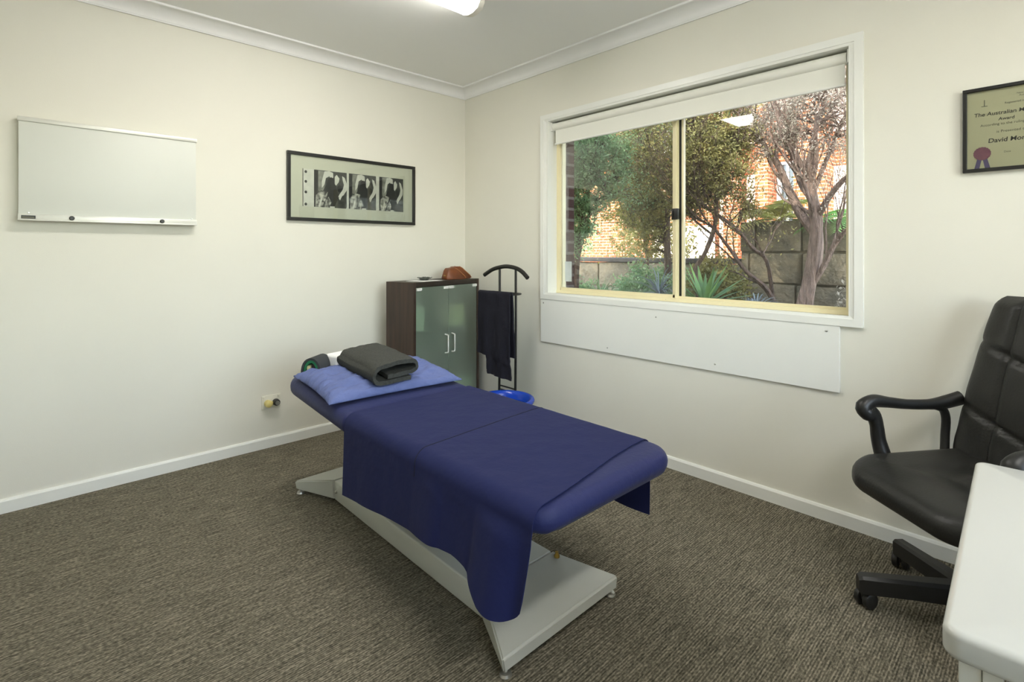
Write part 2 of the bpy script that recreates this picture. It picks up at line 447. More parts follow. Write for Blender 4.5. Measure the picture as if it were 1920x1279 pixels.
# wall with the big window: clear opening y -2.595..-0.885, z 0.868..2.015
WY0, WY1, WZ0, WZ1 = -2.60, -0.88, 0.868, 2.018
def wall_with_hole(name, x0, x1, m):
    bm = bmesh.new()
    box(bm, x0, x1, Y0 - .12, WY0, 0, H); box(bm, x0, x1, WY1, 0, 0, H)
    box(bm, x0, x1, WY0, WY1, 0, WZ0); box(bm, x0, x1, WY0, WY1, WZ1, H)
    return struct(name, bm, m, smooth=False)
wall_with_hole('wall_right', 0.0, 0.11, M['wall'])
wall_with_hole('wall_outside', 0.115, 0.27, M['brick_own'])
# rear wall (behind the camera) with an added, unseen window for fill daylight
RW = (-2.8, -0.7, 0.85, 2.1)
bm = bmesh.new()
box(bm, X0 - .12, RW[0], Y0 - .12, Y0, 0, H); box(bm, RW[1], 0, Y0 - .12, Y0, 0, H)
box(bm, RW[0], RW[1], Y0 - .12, Y0, 0, RW[2]); box(bm, RW[0], RW[1], Y0 - .12, Y0, RW[3], H)
struct('wall_rear', bm, M['wall'], smooth=False)
bm = bmesh.new()
for a in ((RW[0], RW[0] + .05, RW[2], RW[3]), (RW[1] - .05, RW[1], RW[2], RW[3]), (RW[0], RW[1], RW[2], RW[2] + .05), (RW[0], RW[1], RW[3] - .05, RW[3]), (-1.78, -1.72, RW[2], RW[3])):
    box(bm, a[0], a[1], Y0 - .08, Y0 - .03, a[2], a[3])
w2 = struct('window_2', bm, M['cream_alu'], smooth=False)
struct('pane', bx(RW[0] + .03, RW[1] - .03, Y0 - .060, Y0 - .056, RW[2] + .03, RW[3] - .03), M['glass'], w2, smooth=False)

# skirting
def skirt(name, along, a, b):
    bm = bmesh.new(); prof = [(0, 0), (0.014, 0), (0.014, 0.052), (0.009, 0.060), (0, 0.062)]
    for t in (a, b):
        pass
    A = []; B = []
    for d, z in prof:
        if along == 'x': A.append(bm.verts.new((a, -d, z))); B.append(bm.verts.new((b, -d, z)))
        else: A.append(bm.verts.new((-d, a, z))); B.append(bm.verts.new((-d, b, z)))
    n = len(prof)
    for i in range(n): bm.faces.new((A[i], A[(i + 1) % n], B[(i + 1) % n], B[i]))
    bm.faces.new(A); bm.faces.new(B[::-1])
    struct(name, bm, M['trim'], smooth=False)
skirt('baseboard_left', 'x', X0, 0); skirt('baseboard_right', 'y', Y0, -0.015)
# cornice: flat lips and a cove, 90 mm
def cornice(name, along, a, b):
    prof = [(0, 0), (0, -0.062), (0.010, -0.064), (0.012, -0.058)]
    for k in range(0, 9):
        t = PI / 2 * k / 8
        prof.append((0.014 + 0.078 * (1 - math.cos(t)), -0.010 - 0.046 * (1 - math.sin(t))))
    prof += [(0.096, -0.012), (0.104, -0.010), (0.104, 0)]
    bm = bmesh.new(); A = []; B = []
    for d, z in prof:
        if along == 'x': A.append(bm.verts.new((a, -d, H + z))); B.append(bm.verts.new((b - d, -d, H + z)))
        else: A.append(bm.verts.new((-d, a, H + z))); B.append(bm.verts.new((-d, b - d, H + z)))
    n = len(prof)
    for i in range(n): bm.faces.new((A[i], A[(i + 1) % n], B[(i + 1) % n], B[i]))
    struct(name, bm, M['cornice'], ang=25)
cornice('trim_1', 'x', X0, 0); cornice('trim_2', 'y', Y0, 0)

# ------------------------------------------------------------ big window
W = bpy.data.objects.new('window_1', None); COL.objects.link(W); W.location = (0.05, -1.74, 0.87); W['kind'] = 'structure'
def arch_ring(y0, y1, z0, z1, w, x0, x1, bev):
    bm = bmesh.new()
    outer = [(y0, z0), (y1, z0), (y1, z1), (y0, z1)]
    inner = [(y0 + w, z0 + w), (y1 - w, z0 + w), (y1 - w, z1 - w), (y0 + w, z1 - w)]
    mid = [(y0 + w * .72, z0 + w * .72), (y1 - w * .72, z0 + w * .72), (y1 - w * .72, z1 - w * .72), (y0 + w * .72, z1 - w * .72)]
    L = []
    for ring, x in ((outer, x1), (outer, x0), (mid, x0), (mid, x0 + bev), (inner, x0 + bev * 1.6), (inner, x1)):
        L.append([bm.verts.new((x, p[0], p[1])) for p in ring])
    for i in range(len(L)):
        A, B = L[i], L[(i + 1) % len(L)]
        for k in range(4): bm.faces.new((A[k], A[(k + 1) % 4], B[(k + 1) % 4], B[k]))
    return bm
struct('architrave', arch_ring(-2.640, -0.829, 0.838, 2.049, 0.044, -0.018, 0.0, 0.003), M['trim'], W, smooth=False)
bm = bmesh.new()   # painted timber reveal lining
box(bm, -0.012, 0.105, WY0 - .008, WY0 + .012, WZ0, WZ1); box(bm, -0.012, 0.105, WY1 - .012, WY1 + .008, WZ0, WZ1)
box(bm, -0.012, 0.105, WY0, WY1, WZ1 - .012, WZ1 + .008); box(bm, -0.012, 0.105, WY0, WY1, WZ0 - .01, WZ0 + .008)
struct('reveal_lining', bm, M['trim'], W, smooth=False)
FY0, FY1, FZ0, FZ1 = -2.588, -0.892, 0.876, 2.006
bm = bmesh.new()
box(bm, 0.075, 0.135, FY0, FY0 + .030, FZ0, FZ1, .002); box(bm, 0.075, 0.135, FY1 - .030, FY1, FZ0, FZ1, .002)
box(bm, 0.070, 0.135, FY0, FY1, FZ0, FZ0 + .020, .002); box(bm, 0.075, 0.135, FY0, FY1, FZ1 - .03, FZ1, .002)
box(bm, 0.088, 0.094, FY0, FY1, FZ0 + .018, FZ0 + .032)
struct('window_frame', bm, M['cream_alu'], W, smooth=False)
bm = bmesh.new()   # sliding sash, left half
box(bm, 0.080, 0.100, -1.768, -1.736, FZ0 + .02, FZ1 - .02, .002); box(bm, 0.074, 0.086, -1.764, -1.752, FZ0 + .02, FZ1 - .02, .001)
box(bm, 0.080, 0.100, -0.925, -0.918, FZ0 + .02, FZ1 - .02); box(bm, 0.080, 0.100, -1.75, -0.918, FZ0 + .018, FZ0 + .038); box(bm, 0.080, 0.100, -1.75, -0.918, FZ1 - .04, FZ1 - .02)
sash = struct('sash', bm, M['cream_alu'], W, smooth=False)
struct('pane', bx(0.090, 0.094, -1.745, -0.915, FZ0 + .03, FZ1 - .03), M['glass'], W, smooth=False)
bm = bmesh.new(); box(bm, 0.096, 0.118, -1.792, -1.770, FZ0 + .02, FZ1 - .02)
struct('mullion', bm, M['cream_alu'], W, smooth=False)
struct('seal', bx(0.094, 0.1005, -1.781, -1.767, FZ0 + .02, FZ1 - .02), M['rubber'], W, smooth=False)
struct('pane', bx(0.108, 0.112, -2.565, -1.775, FZ0 + .01, FZ1 - .03), M['glass'], W, smooth=False)
bm = bmesh.new(); box(bm, 0.062, 0.082, -1.776, -1.738, 1.325, 1.385, .003); box(bm, 0.052, 0.064, -1.752, -1.744, 1.335, 1.375, .002)
l_ = struct('latch', bm, M['black_plastic'], W); l_['label'] = 'black sash latch'
sc1 = struct('screw', lathe(bmesh.new(), [(.004, 0), (.004, .001), (.002, .002)], (.072, -1.70, .885), 10, 'z'), M['steel'], W)
s_ = obj('sticker', bx(0.0885, 0.0897, -1.010, -0.955, 0.955, 1.085, 0), M['sticker'], None, smooth=False, origin=(.089, -.98, .955))
tag(s_, 'pale blank rectangular sticker on the lower left corner of the window glass', 'sticker')

# roller blind
bl = thing('roller_blind', 'cream roller blind rolled nearly up in the top of the window opening', 'blind', (0.045, -1.74, 1.85))
obj('roll', tube(bmesh.new(), [(0.042, -2.572, 1.972), (0.042, -0.905, 1.972)], 0.026, 24), M['blind'], bl)
def blf(u, v): return (0.0335 + 0.001 * math.sin(u * 9), -2.564 + u * 1.644, 1.965 - v * 0.108)
obj('fabric', grid_solid(20, 6, blf, 0.0012), M['blind'], bl)
obj('hem_rail', tube(bmesh.new(), [(0.033, -2.566, 1.858), (0.033, -0.918, 1.858)], 0.0065, 12), M['white_plastic'], bl)
for y in (-2.580, -0.897):
    obj('bracket', bx(0.015, 0.068, y - .005, y + .005, 1.945, 2.004, .003), M['white_plastic'], bl)
ch = bmesh.new()
tube(ch, [(0.030, -2.576, 1.99), (0.022, -2.577, 1.965), (0.030, -2.576, 1.945), (0.035, -2.5765, 1.7), (0.036, -2.5765, 1.30), (0.040, -2.5765, 1.28), (0.044, -2.5765, 1.30), (0.044, -2.5765, 1.95)], 0.0018, 6)
obj('bead_chain', ch, M['steel'], bl)

# cover panel under the window
pn = thing('cover_panel', 'long white painted board screwed to the wall below the window', 'panel', (-0.006, -1.69, 0.555))
obj('board', bx(-0.014, -0.0005, -2.556, -0.829, 0.556, 0.8375, .0015), M['trim'], pn, smooth=False)
for y, z in ((-1.690, .795), (-1.370, .585), (-2.02, .593), (-2.508, .812), (-0.855, .812)):
    bm = lathe(bmesh.new(), [(.0045, 0), (.0045, -.0015), (.002, -.003)], (-.0142, y, z), 10, 'x')
    obj('screw', bm, M['steel'], pn)

# ------------------------------------------------------------ things on the walls
# whiteboard
wb_ = thing('whiteboard', 'wide white dry-erase board with pen ledge, mounted on the left wall', 'whiteboard', (-2.185, -0.02, 1.30))
obj('board', bx(-2.524, -1.842, -0.040, -0.002, 1.315, 1.738, .002), M['whiteboard'], wb_)
bm = bmesh.new(); box(bm, -2.528, -1.838, -0.047, -0.002, 1.730, 1.750, .003); 
obj('top_rail', bm, M['alu'], wb_)
bm = bmesh.new(); box(bm, -2.526, -1.840, -0.052, -0.002, 1.290, 1.318, .003); box(bm, -2.526, -1.840, -0.056, -0.046, 1.288, 1.296, .002)
obj('pen_ledge', bm, M['alu'], wb_)
obj('name_label', bx(-2.515, -2.468, -0.0538, -0.0518, 1.297, 1.311), M['black_plastic'], wb_, smooth=False)
obj('label_print', bx(-2.513, -2.472, -0.0545, -0.0537, 1.3005, 1.3055), M['ink_grey'], wb_, smooth=False)
for x in (-2.345, -1.995):
    obj('magnet', lathe(bmesh.new(), [(.010, 0), (.010, -.006), (.007, -.009)], (x, -0.052, 1.305), 16, 'y'), M['black'], wb_)
for x in (-2.49, -1.862):
    obj('screw', lathe(bmesh.new(), [(.004, 0), (.003, -.002)], (x, -0.040, 1.324), 10, 'y'), M['steel'], wb_)

def frame_box(parent, ax, a0, a1, z0, z1, w, depth, wall=0, m='black'):
    bm = bmesh.new()
    if ax == 'x':
        for q in ((a0, a1, z0, z0 + w), (a0, a1, z1 - w, z1), (a0, a0 + w, z0 + w, z1 - w), (a1 - w, a1, z0 + w, z1 - w)):
            box(bm, q[0], q[1], wall - depth, wall - 0.001, q[2], q[3], .0015)
    else:
        for q in ((a0, a1, z0, z0 + w), (a0, a1, z1 - w, z1), (a0, a0 + w, z0 + w, z1 - w), (a1 - w, a1, z0 + w, z1 - w)):
            box(bm, wall - depth, wall - 0.001, q[0], q[1], q[2], q[3], .0015)
    return obj('frame', bm, M[m], parent, smooth=False)

# framed photo strip
pf = thing('framed_picture', 'black framed black and white strip of three repeated photographs on the left wall', 'picture', (-0.915, -0.01, 1.34))
frame_box(pf, 'x', -1.362, -0.468, 1.340, 1.760, 0.020, 0.022)
obj('mount', bx(-1.345, -0.485, -0.010, -0.002, 1.355, 1.745), M['mount'], pf, smooth=False)
bm = bmesh.new()
PX0, PX1, PZ0, PZ1 = -1.268, -0.562, 1.430, 1.662
def pq(poly, mi, d):
    """flat printed shape, poly in print units (0..1 across, 0..1 up)"""
    vs = [bm.verts.new((PX0 + p[0] * (PX1 - PX0), -0.0102 - d * 0.00012, PZ0 + p[1] * (PZ1 - PZ0))) for p in poly]
    f = bm.faces.new(vs); f.material_index = mi
pq([(0, 0), (1, 0), (1, 1), (0, 1)], 3, 0)          # pale ground of the strip
pq([(0, 0), (.006, 0), (.006, 1), (0, 1)], 1, 1)
for zc in (.06, .38, .66, .92):
    pq([(.028 + .012 * math.cos(a), zc + .04 * math.sin(a)) for a in [k * PI / 4 for k in range(8)]], 1, 1)
starts = (0.10, 0.425, 0.735); wid = (0.315, 0.285, 0.265)
for s, w in zip(starts, wid):
    def L(poly, mi, d): pq([(s + p[0] * w, p[1]) for p in poly], mi, d)
    L([(0, 0), (1, 0), (1, 1), (0, 1)], 0, 2)                                   # dark field
    L([(0, 0), (.12, 0), (.10, .5), (.12, 1), (0, 1)], 1, 3)
    L([(.12, .45), (.28, .35), (.32, .98), (.12, .98)], 2, 3)                    # grey wall
    L([(.22, .52), (.30, .62), (.34, .80), (.44, .86), (.50, .78), (.56, .84), (.55, .96), (.44, 1.0), (.30, .98), (.26, .85), (.22, .70)], 3, 4)   # pale hair
    L([(.30, .10), (.58, .0), (.72, .3), (.60, .78), (.50, .84), (.42, .80), (.34, .60), (.26, .45)], 1, 5)    # dark figure
    L([(.04, .0), (.22, .0), (.34, .22), (.40, .42), (.20, .46), (.05, .32)], 4, 6)   # speckled foliage
    L([(.30, .0), (.44, .0), (.50, .14), (.42, .30), (.34, .20)], 4, 6)
    L([(.12, .02), (.17, .0), (.24, .22), (.20, .28)], 3, 7)
    L([(.70, .30), (.86, .36), (.97, .52), (.98, .66), (.90, .86), (.82, .90), (.84, .78), (.88, .66), (.84, .52), (.74, .38)], 3, 7)  # pale crescent arm
    L([(.60, .86), (.66, .92), (.74, .82), (.76, .90), (.72, .72), (.64, .62), (.60, .66)], 3, 7)
    L([(.66, .58), (.74, .66), (.82, .60), (.80, .46), (.70, .44)], 1, 8)
    L([(.72, .28), (.76, .22), (.82, .34), (.78, .38)], 3, 8)
    L([(.84, .0), (1, .0), (1, .40), (.90, .36)], 0, 8)
    L([(.46, .0), (.60, .0), (.60, .04), (.46, .04)], 3, 8)
    L([(.965, 0), (1, 0), (1, 1), (.965, 1)], 3, 9) if s < .7 else None
obj('photo_print', bm, [M['print_dark'], M['print_black'], M['print_mid'], M['print_light'], M['print_speckle']], pf, smooth=False, recalc=False)
obj('glass', bx(-1.345, -0.485, -0.0150, -0.0130, 1.355, 1.745), M['picture_glass'], pf, smooth=False)

# certificate on the right wall
ce = thing('framed_certificate', 'black framed cream certificate with red seal and violet ribbons, right of the window', 'certificate', (-0.01, -3.16, 1.435))
CY0, CY1, CZ0, CZ1 = -3.372, -2.946, 1.435, 1.735
frame_box(ce, 'y', CY0, CY1, CZ0, CZ1, 0.012, 0.020)
obj('paper', bx(-0.008, -0.002, CY0 + .008, CY1 - .008, CZ0 + .008, CZ1 - .008), M['cert_paper'], ce, smooth=False)
def text(body, y, z, size, m, bold=0, align='CENTER', shear=0.0):
    cu = bpy.data.curves.new('text', 'FONT'); cu.body = body; cu.size = size; cu.align_x = align; cu.offset = bold; cu.extrude = 0.0002; cu.shear = shear
    to = bpy.data.objects.new('tmp', cu); COL.objects.link(to)
    dg = bpy.context.evaluated_depsgraph_get(); dg.update()
    me = bpy.data.meshes.new_from_object(to.evaluated_get(dg))
    COL.objects.unlink(to); bpy.data.objects.remove(to)
    # text faces -x, reads towards -y
    R = Matrix(((0, 0, -1), (-1, 0, 0), (0, 1, 0))).to_4x4()
    me.transform(Matrix.Translation((-0.0086, y, z)) @ R)
    me.transform(Matrix.Translation(-wloc(ce)))
    me.materials.append(M[m]); o = bpy.data.objects.new('lettering', me); COL.objects.link(o); o.parent = ce
    return o
def line(body, y, z, size, m, bold=0, shear=0.0): return text(body, y, z, size, m, bold, 'LEFT', shear)
line('New South Wales', -3.086, 1.695, .0085, 'ink_grey'); line('Australia', -3.092, 1.687, .0085, 'ink_grey')
line('Registered in Sydney', -3.056, 1.667, .0095, 'ink_grey')
line('The Australian Massage Therapy', -2.976, 1.633, .0185, 'ink', .0002, .1)
line('Award', -3.040, 1.612, .0150, 'ink', .0002, .1)
line('According to the ruling of Board of Examiners', -2.993, 1.596, .0120, 'ink_grey')
line('is Presented to', -3.035, 1.569, .0125, 'ink_grey')
line('David Montgomery', -3.013, 1.536, .0215, 'ink', .0003, .1)
line('Date', -3.054, 1.497, .0090, 'ink_grey')
bm = bmesh.new()
tube(bm, [(-.0086, -3.004, 1.668), (-.0086, -3.004, 1.690)], .0012, 6); tube(bm, [(-.0086, -2.996, 1.668), (-.0086, -3.012, 1.668)], .001, 6)
obj('crest', bm, M['ink_grey'], ce)
bm = bmesh.new(); pts = []
for k in range(36):
    a = 2 * PI * k / 36; r = .0225 + .0015 * (k % 2); pts.append((r * math.cos(a), r * math.sin(a)))
prism(bm, pts, 0, .0015, Matrix.Translation((-.0086, -2.998, 1.500)) @ Matrix(((0, 0, -1), (-1, 0, 0), (0, 1, 0))).to_4x4())
obj('seal', bm, M['seal_red'], ce, smooth=False)
bm = bmesh.new()
for s in (-1, 1):
    poly = [(s * .006 - .006, 0), (s * .006 + .006, 0), (s * .015 + .007, -.042), (s * .015, -.038), (s * .015 - .007, -.044)]
    prism(bm, poly, 0, .0008, Matrix.Translation((-.0084, -2.998, 1.487)) @ Matrix(((0, 0, -1), (-1, 0, 0), (0, 1, 0))).to_4x4())
obj('ribbon', bm, M['ribbon'], ce, smooth=False)
obj('glass', bx(-0.014, -0.012, CY0 + .008, CY1 - .008, CZ0 + .008, CZ1 - .008), M['picture_glass'], ce, smooth=False)

# socket
so = thing('wall_socket', 'white double power socket low on the left wall beside the table head', 'socket', (-1.45, -0.004, 0.23))
obj('plate', bx(-1.503, -1.398, -0.008, -0.0005, 0.229, 0.306, .002), M['socket'], so)
for x in (-1.492, -1.409):
    obj('switch', bx(x - .005, x + .005, -0.011, -0.007, 0.290, 0.302, .001), M['socket'], so)
pl = thing('plug_adaptor', 'small yellowed round plug adaptor in the left outlet of the wall socket', 'plug', (-1.472, -0.009, 0.262))
obj('body', lathe(bmesh.new(), [(.019, 0), (.021, -.012), (.019, -.034), (.012, -.038)], (-1.472, -0.0085, 0.262), 20, 'y'), M['yellowed'], pl)
obj('pin_face', bx(-1.456, -1.446, -0.030, -0.0085, 0.254, 0.272, .003), M['yellowed'], pl)
pl = thing('power_plug', 'black round power plug in the right outlet of the wall socket', 'plug', (-1.428, -0.009, 0.262))
obj('body', lathe(bmesh.new(), [(.018, 0), (.020, -.010), (.018, -.030), (.008, -.036)], (-1.427, -0.0085, 0.262), 20, 'y'), M['black_plastic'], pl)
obj('grip_ring', lathe(bmesh.new(), [(.012, -.030), (.012, -.040), (.006, -.040)], (-1.427, -0.0085, 0.262), 16, 'y'), M['steel'], pl)

# ------------------------------------------------------------ ceiling lights
def batten(x0, x1, yc, label, k=1.0):
    t = thing('ceiling_light', label, 'light', ((x0 + x1) / 2, yc, H), group=None)
    prof = []
    bm = bmesh.new()
    box(bm, x0 + .02, x1 - .02, yc - .035, yc + .035, H - .03, H - .001, .002)
    obj('housing', bm, M['white_plastic'], t)
    bm = bmesh.new()
    sec = [(-.070, H - .012), (-.072, H - .045), (-.055, H - .070), (-.02, H - .082), (.02, H - .082), (.055, H - .070), (.072, H - .045), (.070, H - .012)]
    A = [bm.verts.new((x0 + .03, yc + p[0], p[1])) for p in sec]; B = [bm.verts.new((x1 - .03, yc + p[0], p[1])) for p in sec]
    for i in range(len(sec) - 1): bm.faces.new((A[i], A[i + 1], B[i + 1], B[i]))
    obj('diffuser', bm, M['tube_light'], t)
    for a, b in ((x0, x0 + .03), (x1 - .03, x1)):
        bm = bmesh.new(); s2 = [(p[0] * 1.04, H - (H - p[1]) * 1.03) for p in sec]
        A = [bm.verts.new((a, yc + p[0], p[1])) for p in s2]; B = [bm.verts.new((b, yc + p[0], p[1])) for p in s2]
        n = len(s2)
        for i in range(n): bm.faces.new((A[i], A[(i + 1) % n], B[(i + 1) % n], B[i]))
        bm.faces.new(A); bm.faces.new(B[::-1])
        obj('end_cap', bm, M['bulb_end'], t)
    ld = bpy.data.lights.new('tube', 'AREA'); ld.shape = 'RECTANGLE'; ld.size = x1 - x0 - .08; ld.size_y = .12; ld.energy = BATTEN * k; ld.color = (1.0, 0.975, 0.92)
    lo = bpy.data.objects.new('tube', ld); COL.objects.link(lo); lo.parent = t; lo.location = (0, 0, -.088)
    return t
BATTEN = 8
batten(-2.14, -0.885, -1.21, 'long white fluorescent batten on the ceiling at the top edge of the view', 0.75)
batten(-2.14, -0.885, -3.60, 'second fluorescent batten on the ceiling behind the viewer', 1.0)  # unseen batten added to light the room from behind the camera

# ------------------------------------------------------------ treatment table
tb = thing('treatment_table', 'low navy covered treatment table on a pale grey steel base', 'massage table', (-1.31, -1.45, 0))
def plate(sy, yt, yn):
    """flared end foot: wide at yt (tip), narrow at yn (neck)"""
    bm = bmesh.new()
    cx = -1.31; ht, hn = .264, .160
    top = [(-ht, yt, .062), (ht, yt, .062), (hn, yn, .100), (-hn, yn, .100)]
    bot = [(-ht + .008, yt, .020), (ht - .008, yt, .020), (hn, yn, .012), (-hn, yn, .012)]
    T = [bm.verts.new((cx + a, b, c)) for a, b, c in top]; B = [bm.verts.new((cx + a, b, c)) for a, b, c in bot]
    bm.faces.new(T); bm.faces.new(B[::-1])
    for i in range(4): bm.faces.new((T[i], T[(i + 1) % 4], B[(i + 1) % 4], B[i]))
    bmesh.ops.recalc_face_normals(bm, faces=bm.faces)
    bmesh.ops.bevel(bm, geom=list(bm.edges), offset=.006, segments=3, affect='EDGES')
    return bm
obj('base_foot', plate(-1, -2.170, -1.965), M['grey_paint'], tb)
obj('base_foot', plate(1, -0.700, -0.905), M['grey_paint'], tb)
bm = bmesh.new(); box(bm, -1.468, -1.152, -1.963, -0.907, .012, .098, .006, 3)
obj('base_beam', bm, M['grey_paint'], tb)
bm = bmesh.new(); box(bm, -1.42, -1.20, -1.90, -0.98, .098, .125, .006, 3); box(bm, -1.39, -1.23, -1.93, -1.6, .125, .14, .003)
obj('cover_plate', bm, M['grey_paint'], tb)
for x, y in ((-1.548, -2.155), (-1.072, -2.155), (-1.548, -.715), (-1.072, -.715)):
    bm = bmesh.new(); lathe(bm, [(.016, .0), (.018, .003), (.015, .010), (.006, .012), (.006, .030)], (x, y, 0), 16)
    obj('leveller', bm, M['steel'], tb)
for x, y, z in ((-1.165, -2.0, .098), (-1.469, -.93, .055)):
    bm = lathe(bmesh.new(), [(.010, 0), (.010, .006), (.006, .012), (.006, .018)], (x, y, z), 12) if z > .09 else lathe(bmesh.new(), [(.007, 0), (.007, -.005), (.004, -.008)], (x, y, z), 12, 'x')
    obj('bolt', bm, M['brass'] if z > .09 else M['steel'], tb)
# scissor lift arms and under frame
bm = bmesh.new()
for x in (-1.40, -1.22):
    tube(bm, [(x, -1.80, .13), (x + .01, -1.15, .40)], .018, 8); tube(bm, [(x, -1.10, .13), (x + .01, -1.75, .40)], .018, 8)
obj('lift_arm', bm, M['grey_paint'], tb)
bm = bmesh.new(); tube(bm, [(-1.31, -1.25, .15), (-1.31, -1.5, .36)], .028, 12)
obj('actuator', bm, M['black_plastic'], tb)
bm = bmesh.new()
for x in (-1.50, -1.12): box(bm, x - .015, x + .015, -2.20, -.85, .40, .43, .003)
for y in (-2.1, -1.5, -.95): box(bm, -1.50, -1.12, y - .015, y + .015, .40, .43, .003)
obj('top_frame', bm, M['grey_paint'], tb)
# cushions
def bodyf(x, y, z):
    X, Y = x - 1.31, y - 1.847
    g = 0
    if z < .485:
        per = math.atan2(y, x) * 30
        g = .007 * nz(X * 18, Y * 18, 3) + .004 * math.sin(X * 110 + Y * 90) * abs(nz(X * 5, Y * 5, 8)) * 2
    return (X + g, Y + g * .7, z + .003 * nz(X * 5, Y * 5) + g)
obj('body_cushion', slab(.312, .515, (.03, .03, .085, .085), .462, .533, .034, fn=bodyf), M['navy_fitted'], tb)
def headf(x, y, z):
    X, Y = x - 1.31, y - 1.015
    rise = .045 * (Y + 1.33) / .63
    return (X + .003 * nz(X * 14, Y * 14, 2), Y, z + rise + .004 * nz(X * 7, Y * 7, 5))
obj('head_cushion', slab(.312, .320, (.11, .11, .02, .02), .448, .530, .038, fn=headf), M['navy_fitted'], tb)

# draped sheet: left hem, over, right hem
HEM = [(0, .238), (.235, .266), (.51, .298), (.70, .318), (.77, .316), (.82, .298), (.87, .276), (.92, .270), (1, .270)]
def sheet(u, v):
    # v: 0 head side .. 1 foot side ; u: 0 left hem .. 1 right hem
    y = -1.345 - v * (.990 - .075 * sm(.4, .8, u))
    zh = interp(HEM, v)
    if v > .94: zh += .06 * (1 - math.sqrt(max(0, 1 - ((v - .94) / .06) ** 2)))
    top = .5385; rad = .045; XL, XR = -1.6265, -.9935
    dl = top - rad - zh; arc = rad * PI / 2; w = (XR - XL) - 2 * rad; zr = .268; dr = top - rad - zr
    # split parameters so that the edges stay on fixed rows
    if u < .40:
        t = u / .40; z = zh + dl * t; x = XL; k = (1 - t)
        fold = (.003 + .030 * sm(.45, .8, v)) * (.25 + .75 * k) * math.sin(v * 19 + .6 + .8 * nz(v * 3)) + .004 * k * math.sin(v * 43 + 2) * sm(.3, .8, v)
        belly = (-.008 - .022 * sm(.3, .9, v)) * k ** 1.2
        x += belly - abs(fold) * .5 * sm(0, .2, k) + fold * .7 * sm(0, .25, k)
        y += .010 * k * sm(.8, 1, v)
        x = min(x, XL)
        return (x, y, z)
    if u < .46:
        a = (u - .40) / .06 * PI / 2
        x = XL + rad * (1 - math.cos(a)); z = top - rad + rad * math.sin(a)
    elif u < .80:
        x = XL + rad + w * (u - .46) / .34; z = top
    elif u < .86:
        a = (u - .80) / .06 * PI / 2
        x = XR - rad + rad * math.sin(a); z = top - rad + rad * math.cos(a)
    else:
        t = (u - .86) / .14; x = XR + .012 * t + .006 * t * (1 + math.sin(v * 19)); z = top - rad - dr * t
        y += .015 * t * sm(.6, 1, v)
        return (x, y, z)
    n_ = .0012 * max(0, nz(x * 6, y * 16, 1)) + .0018 * abs(nz(x * 3, y * 5, 7))
    return (x, y, z + n_)
sh = obj('draped_sheet', grid_solid(120, 130, sheet, 0.0022), M['navy_sheet'], None, origin=(-1.31, -1.8, .54), ang=80)
tag(sh, 'navy blue sheet draped across the middle of the treatment table, hanging down both sides', 'sheet')
# stitched seam across the sheet
def seam_pts(v, off=.0016):
    out = []
    for k in range(60):
        u = .33 + (.82 - .33) * k / 59
        p = Vector(sheet(u, v)); q = Vector(sheet(u + .004, v)); d = q - p
        nrm = Vector((-d.z, 0, d.x)).normalized()
        out.append(p + nrm * off)
    return out
bm = bmesh.new(); tube(bm, seam_pts(.49), .0011, 5)
se = obj('seam', bm, M['trouser'], sh); se['label'] = 'stitched cross seam'

# pillow
pw = thing('pillow', 'flat periwinkle blue pillow at the head of the treatment table', 'pillow', (-1.305, -1.05, .57))
def pillow_bm(hw, hl, t):
    bm = bmesh.new(); n = 44; T = {}; B = {}
    for i in range(n + 1):
        for j in range(n + 1):
            a = -1 + 2 * i / n; b = -1 + 2 * j / n
            e = max(0, (1 - abs(a) ** 3.2)) * max(0, (1 - abs(b) ** 3.2)); e = e ** .42
            pin = 1 - .045 * (1 - abs(b) ** 2) * abs(a) ** 2; pin2 = 1 - .06 * (1 - abs(a) ** 2) * abs(b) ** 2
            x = a * hw * pin; y = b * hl * pin2
            wr = .012 * nz(x * 8, y * 22, 4) + .012 * nz(x * 20 + y * 12, y * 36, 9) * (.5 + abs(a))
            dep = -.014 * math.exp(-((x + .02) ** 2 / .02 + (y + .0) ** 2 / .05))
            zt = t * e + wr * (0.4 + e) + dep * e; zb = -.012 * e
            T[i, j] = bm.verts.new((x, y, zt + .004)); B[i, j] = bm.verts.new((x, y, zb))
    for i in range(n):
        for j in range(n):
            bm.faces.new((T[i, j], T[i + 1, j], T[i + 1, j + 1], T[i, j + 1])); bm.faces.new((B[i, j], B[i, j + 1], B[i + 1, j + 1], B[i + 1, j]))
    for i in range(n):
        bm.faces.new((T[i, 0], B[i, 0], B[i + 1, 0], T[i + 1, 0])); bm.faces.new((T[i, n], T[i + 1, n], B[i + 1, n], B[i, n]))
        bm.faces.new((T[0, i], T[0, i + 1], B[0, i + 1], B[0, i])); bm.faces.new((T[n, i], B[n, i], B[n, i + 1], T[n, i + 1]))
    return bm
bm = pillow_bm(.312, .215, .050)
PM = Matrix.Translation((-1.318, -1.045, .567)) @ Matrix.Rotation(math.radians(4), 4, 'X') @ Matrix.Rotation(math.radians(-3), 4, 'Z')
bm.transform(PM)
obj('pillowcase', bm, M['pillow'], pw, ang=80)

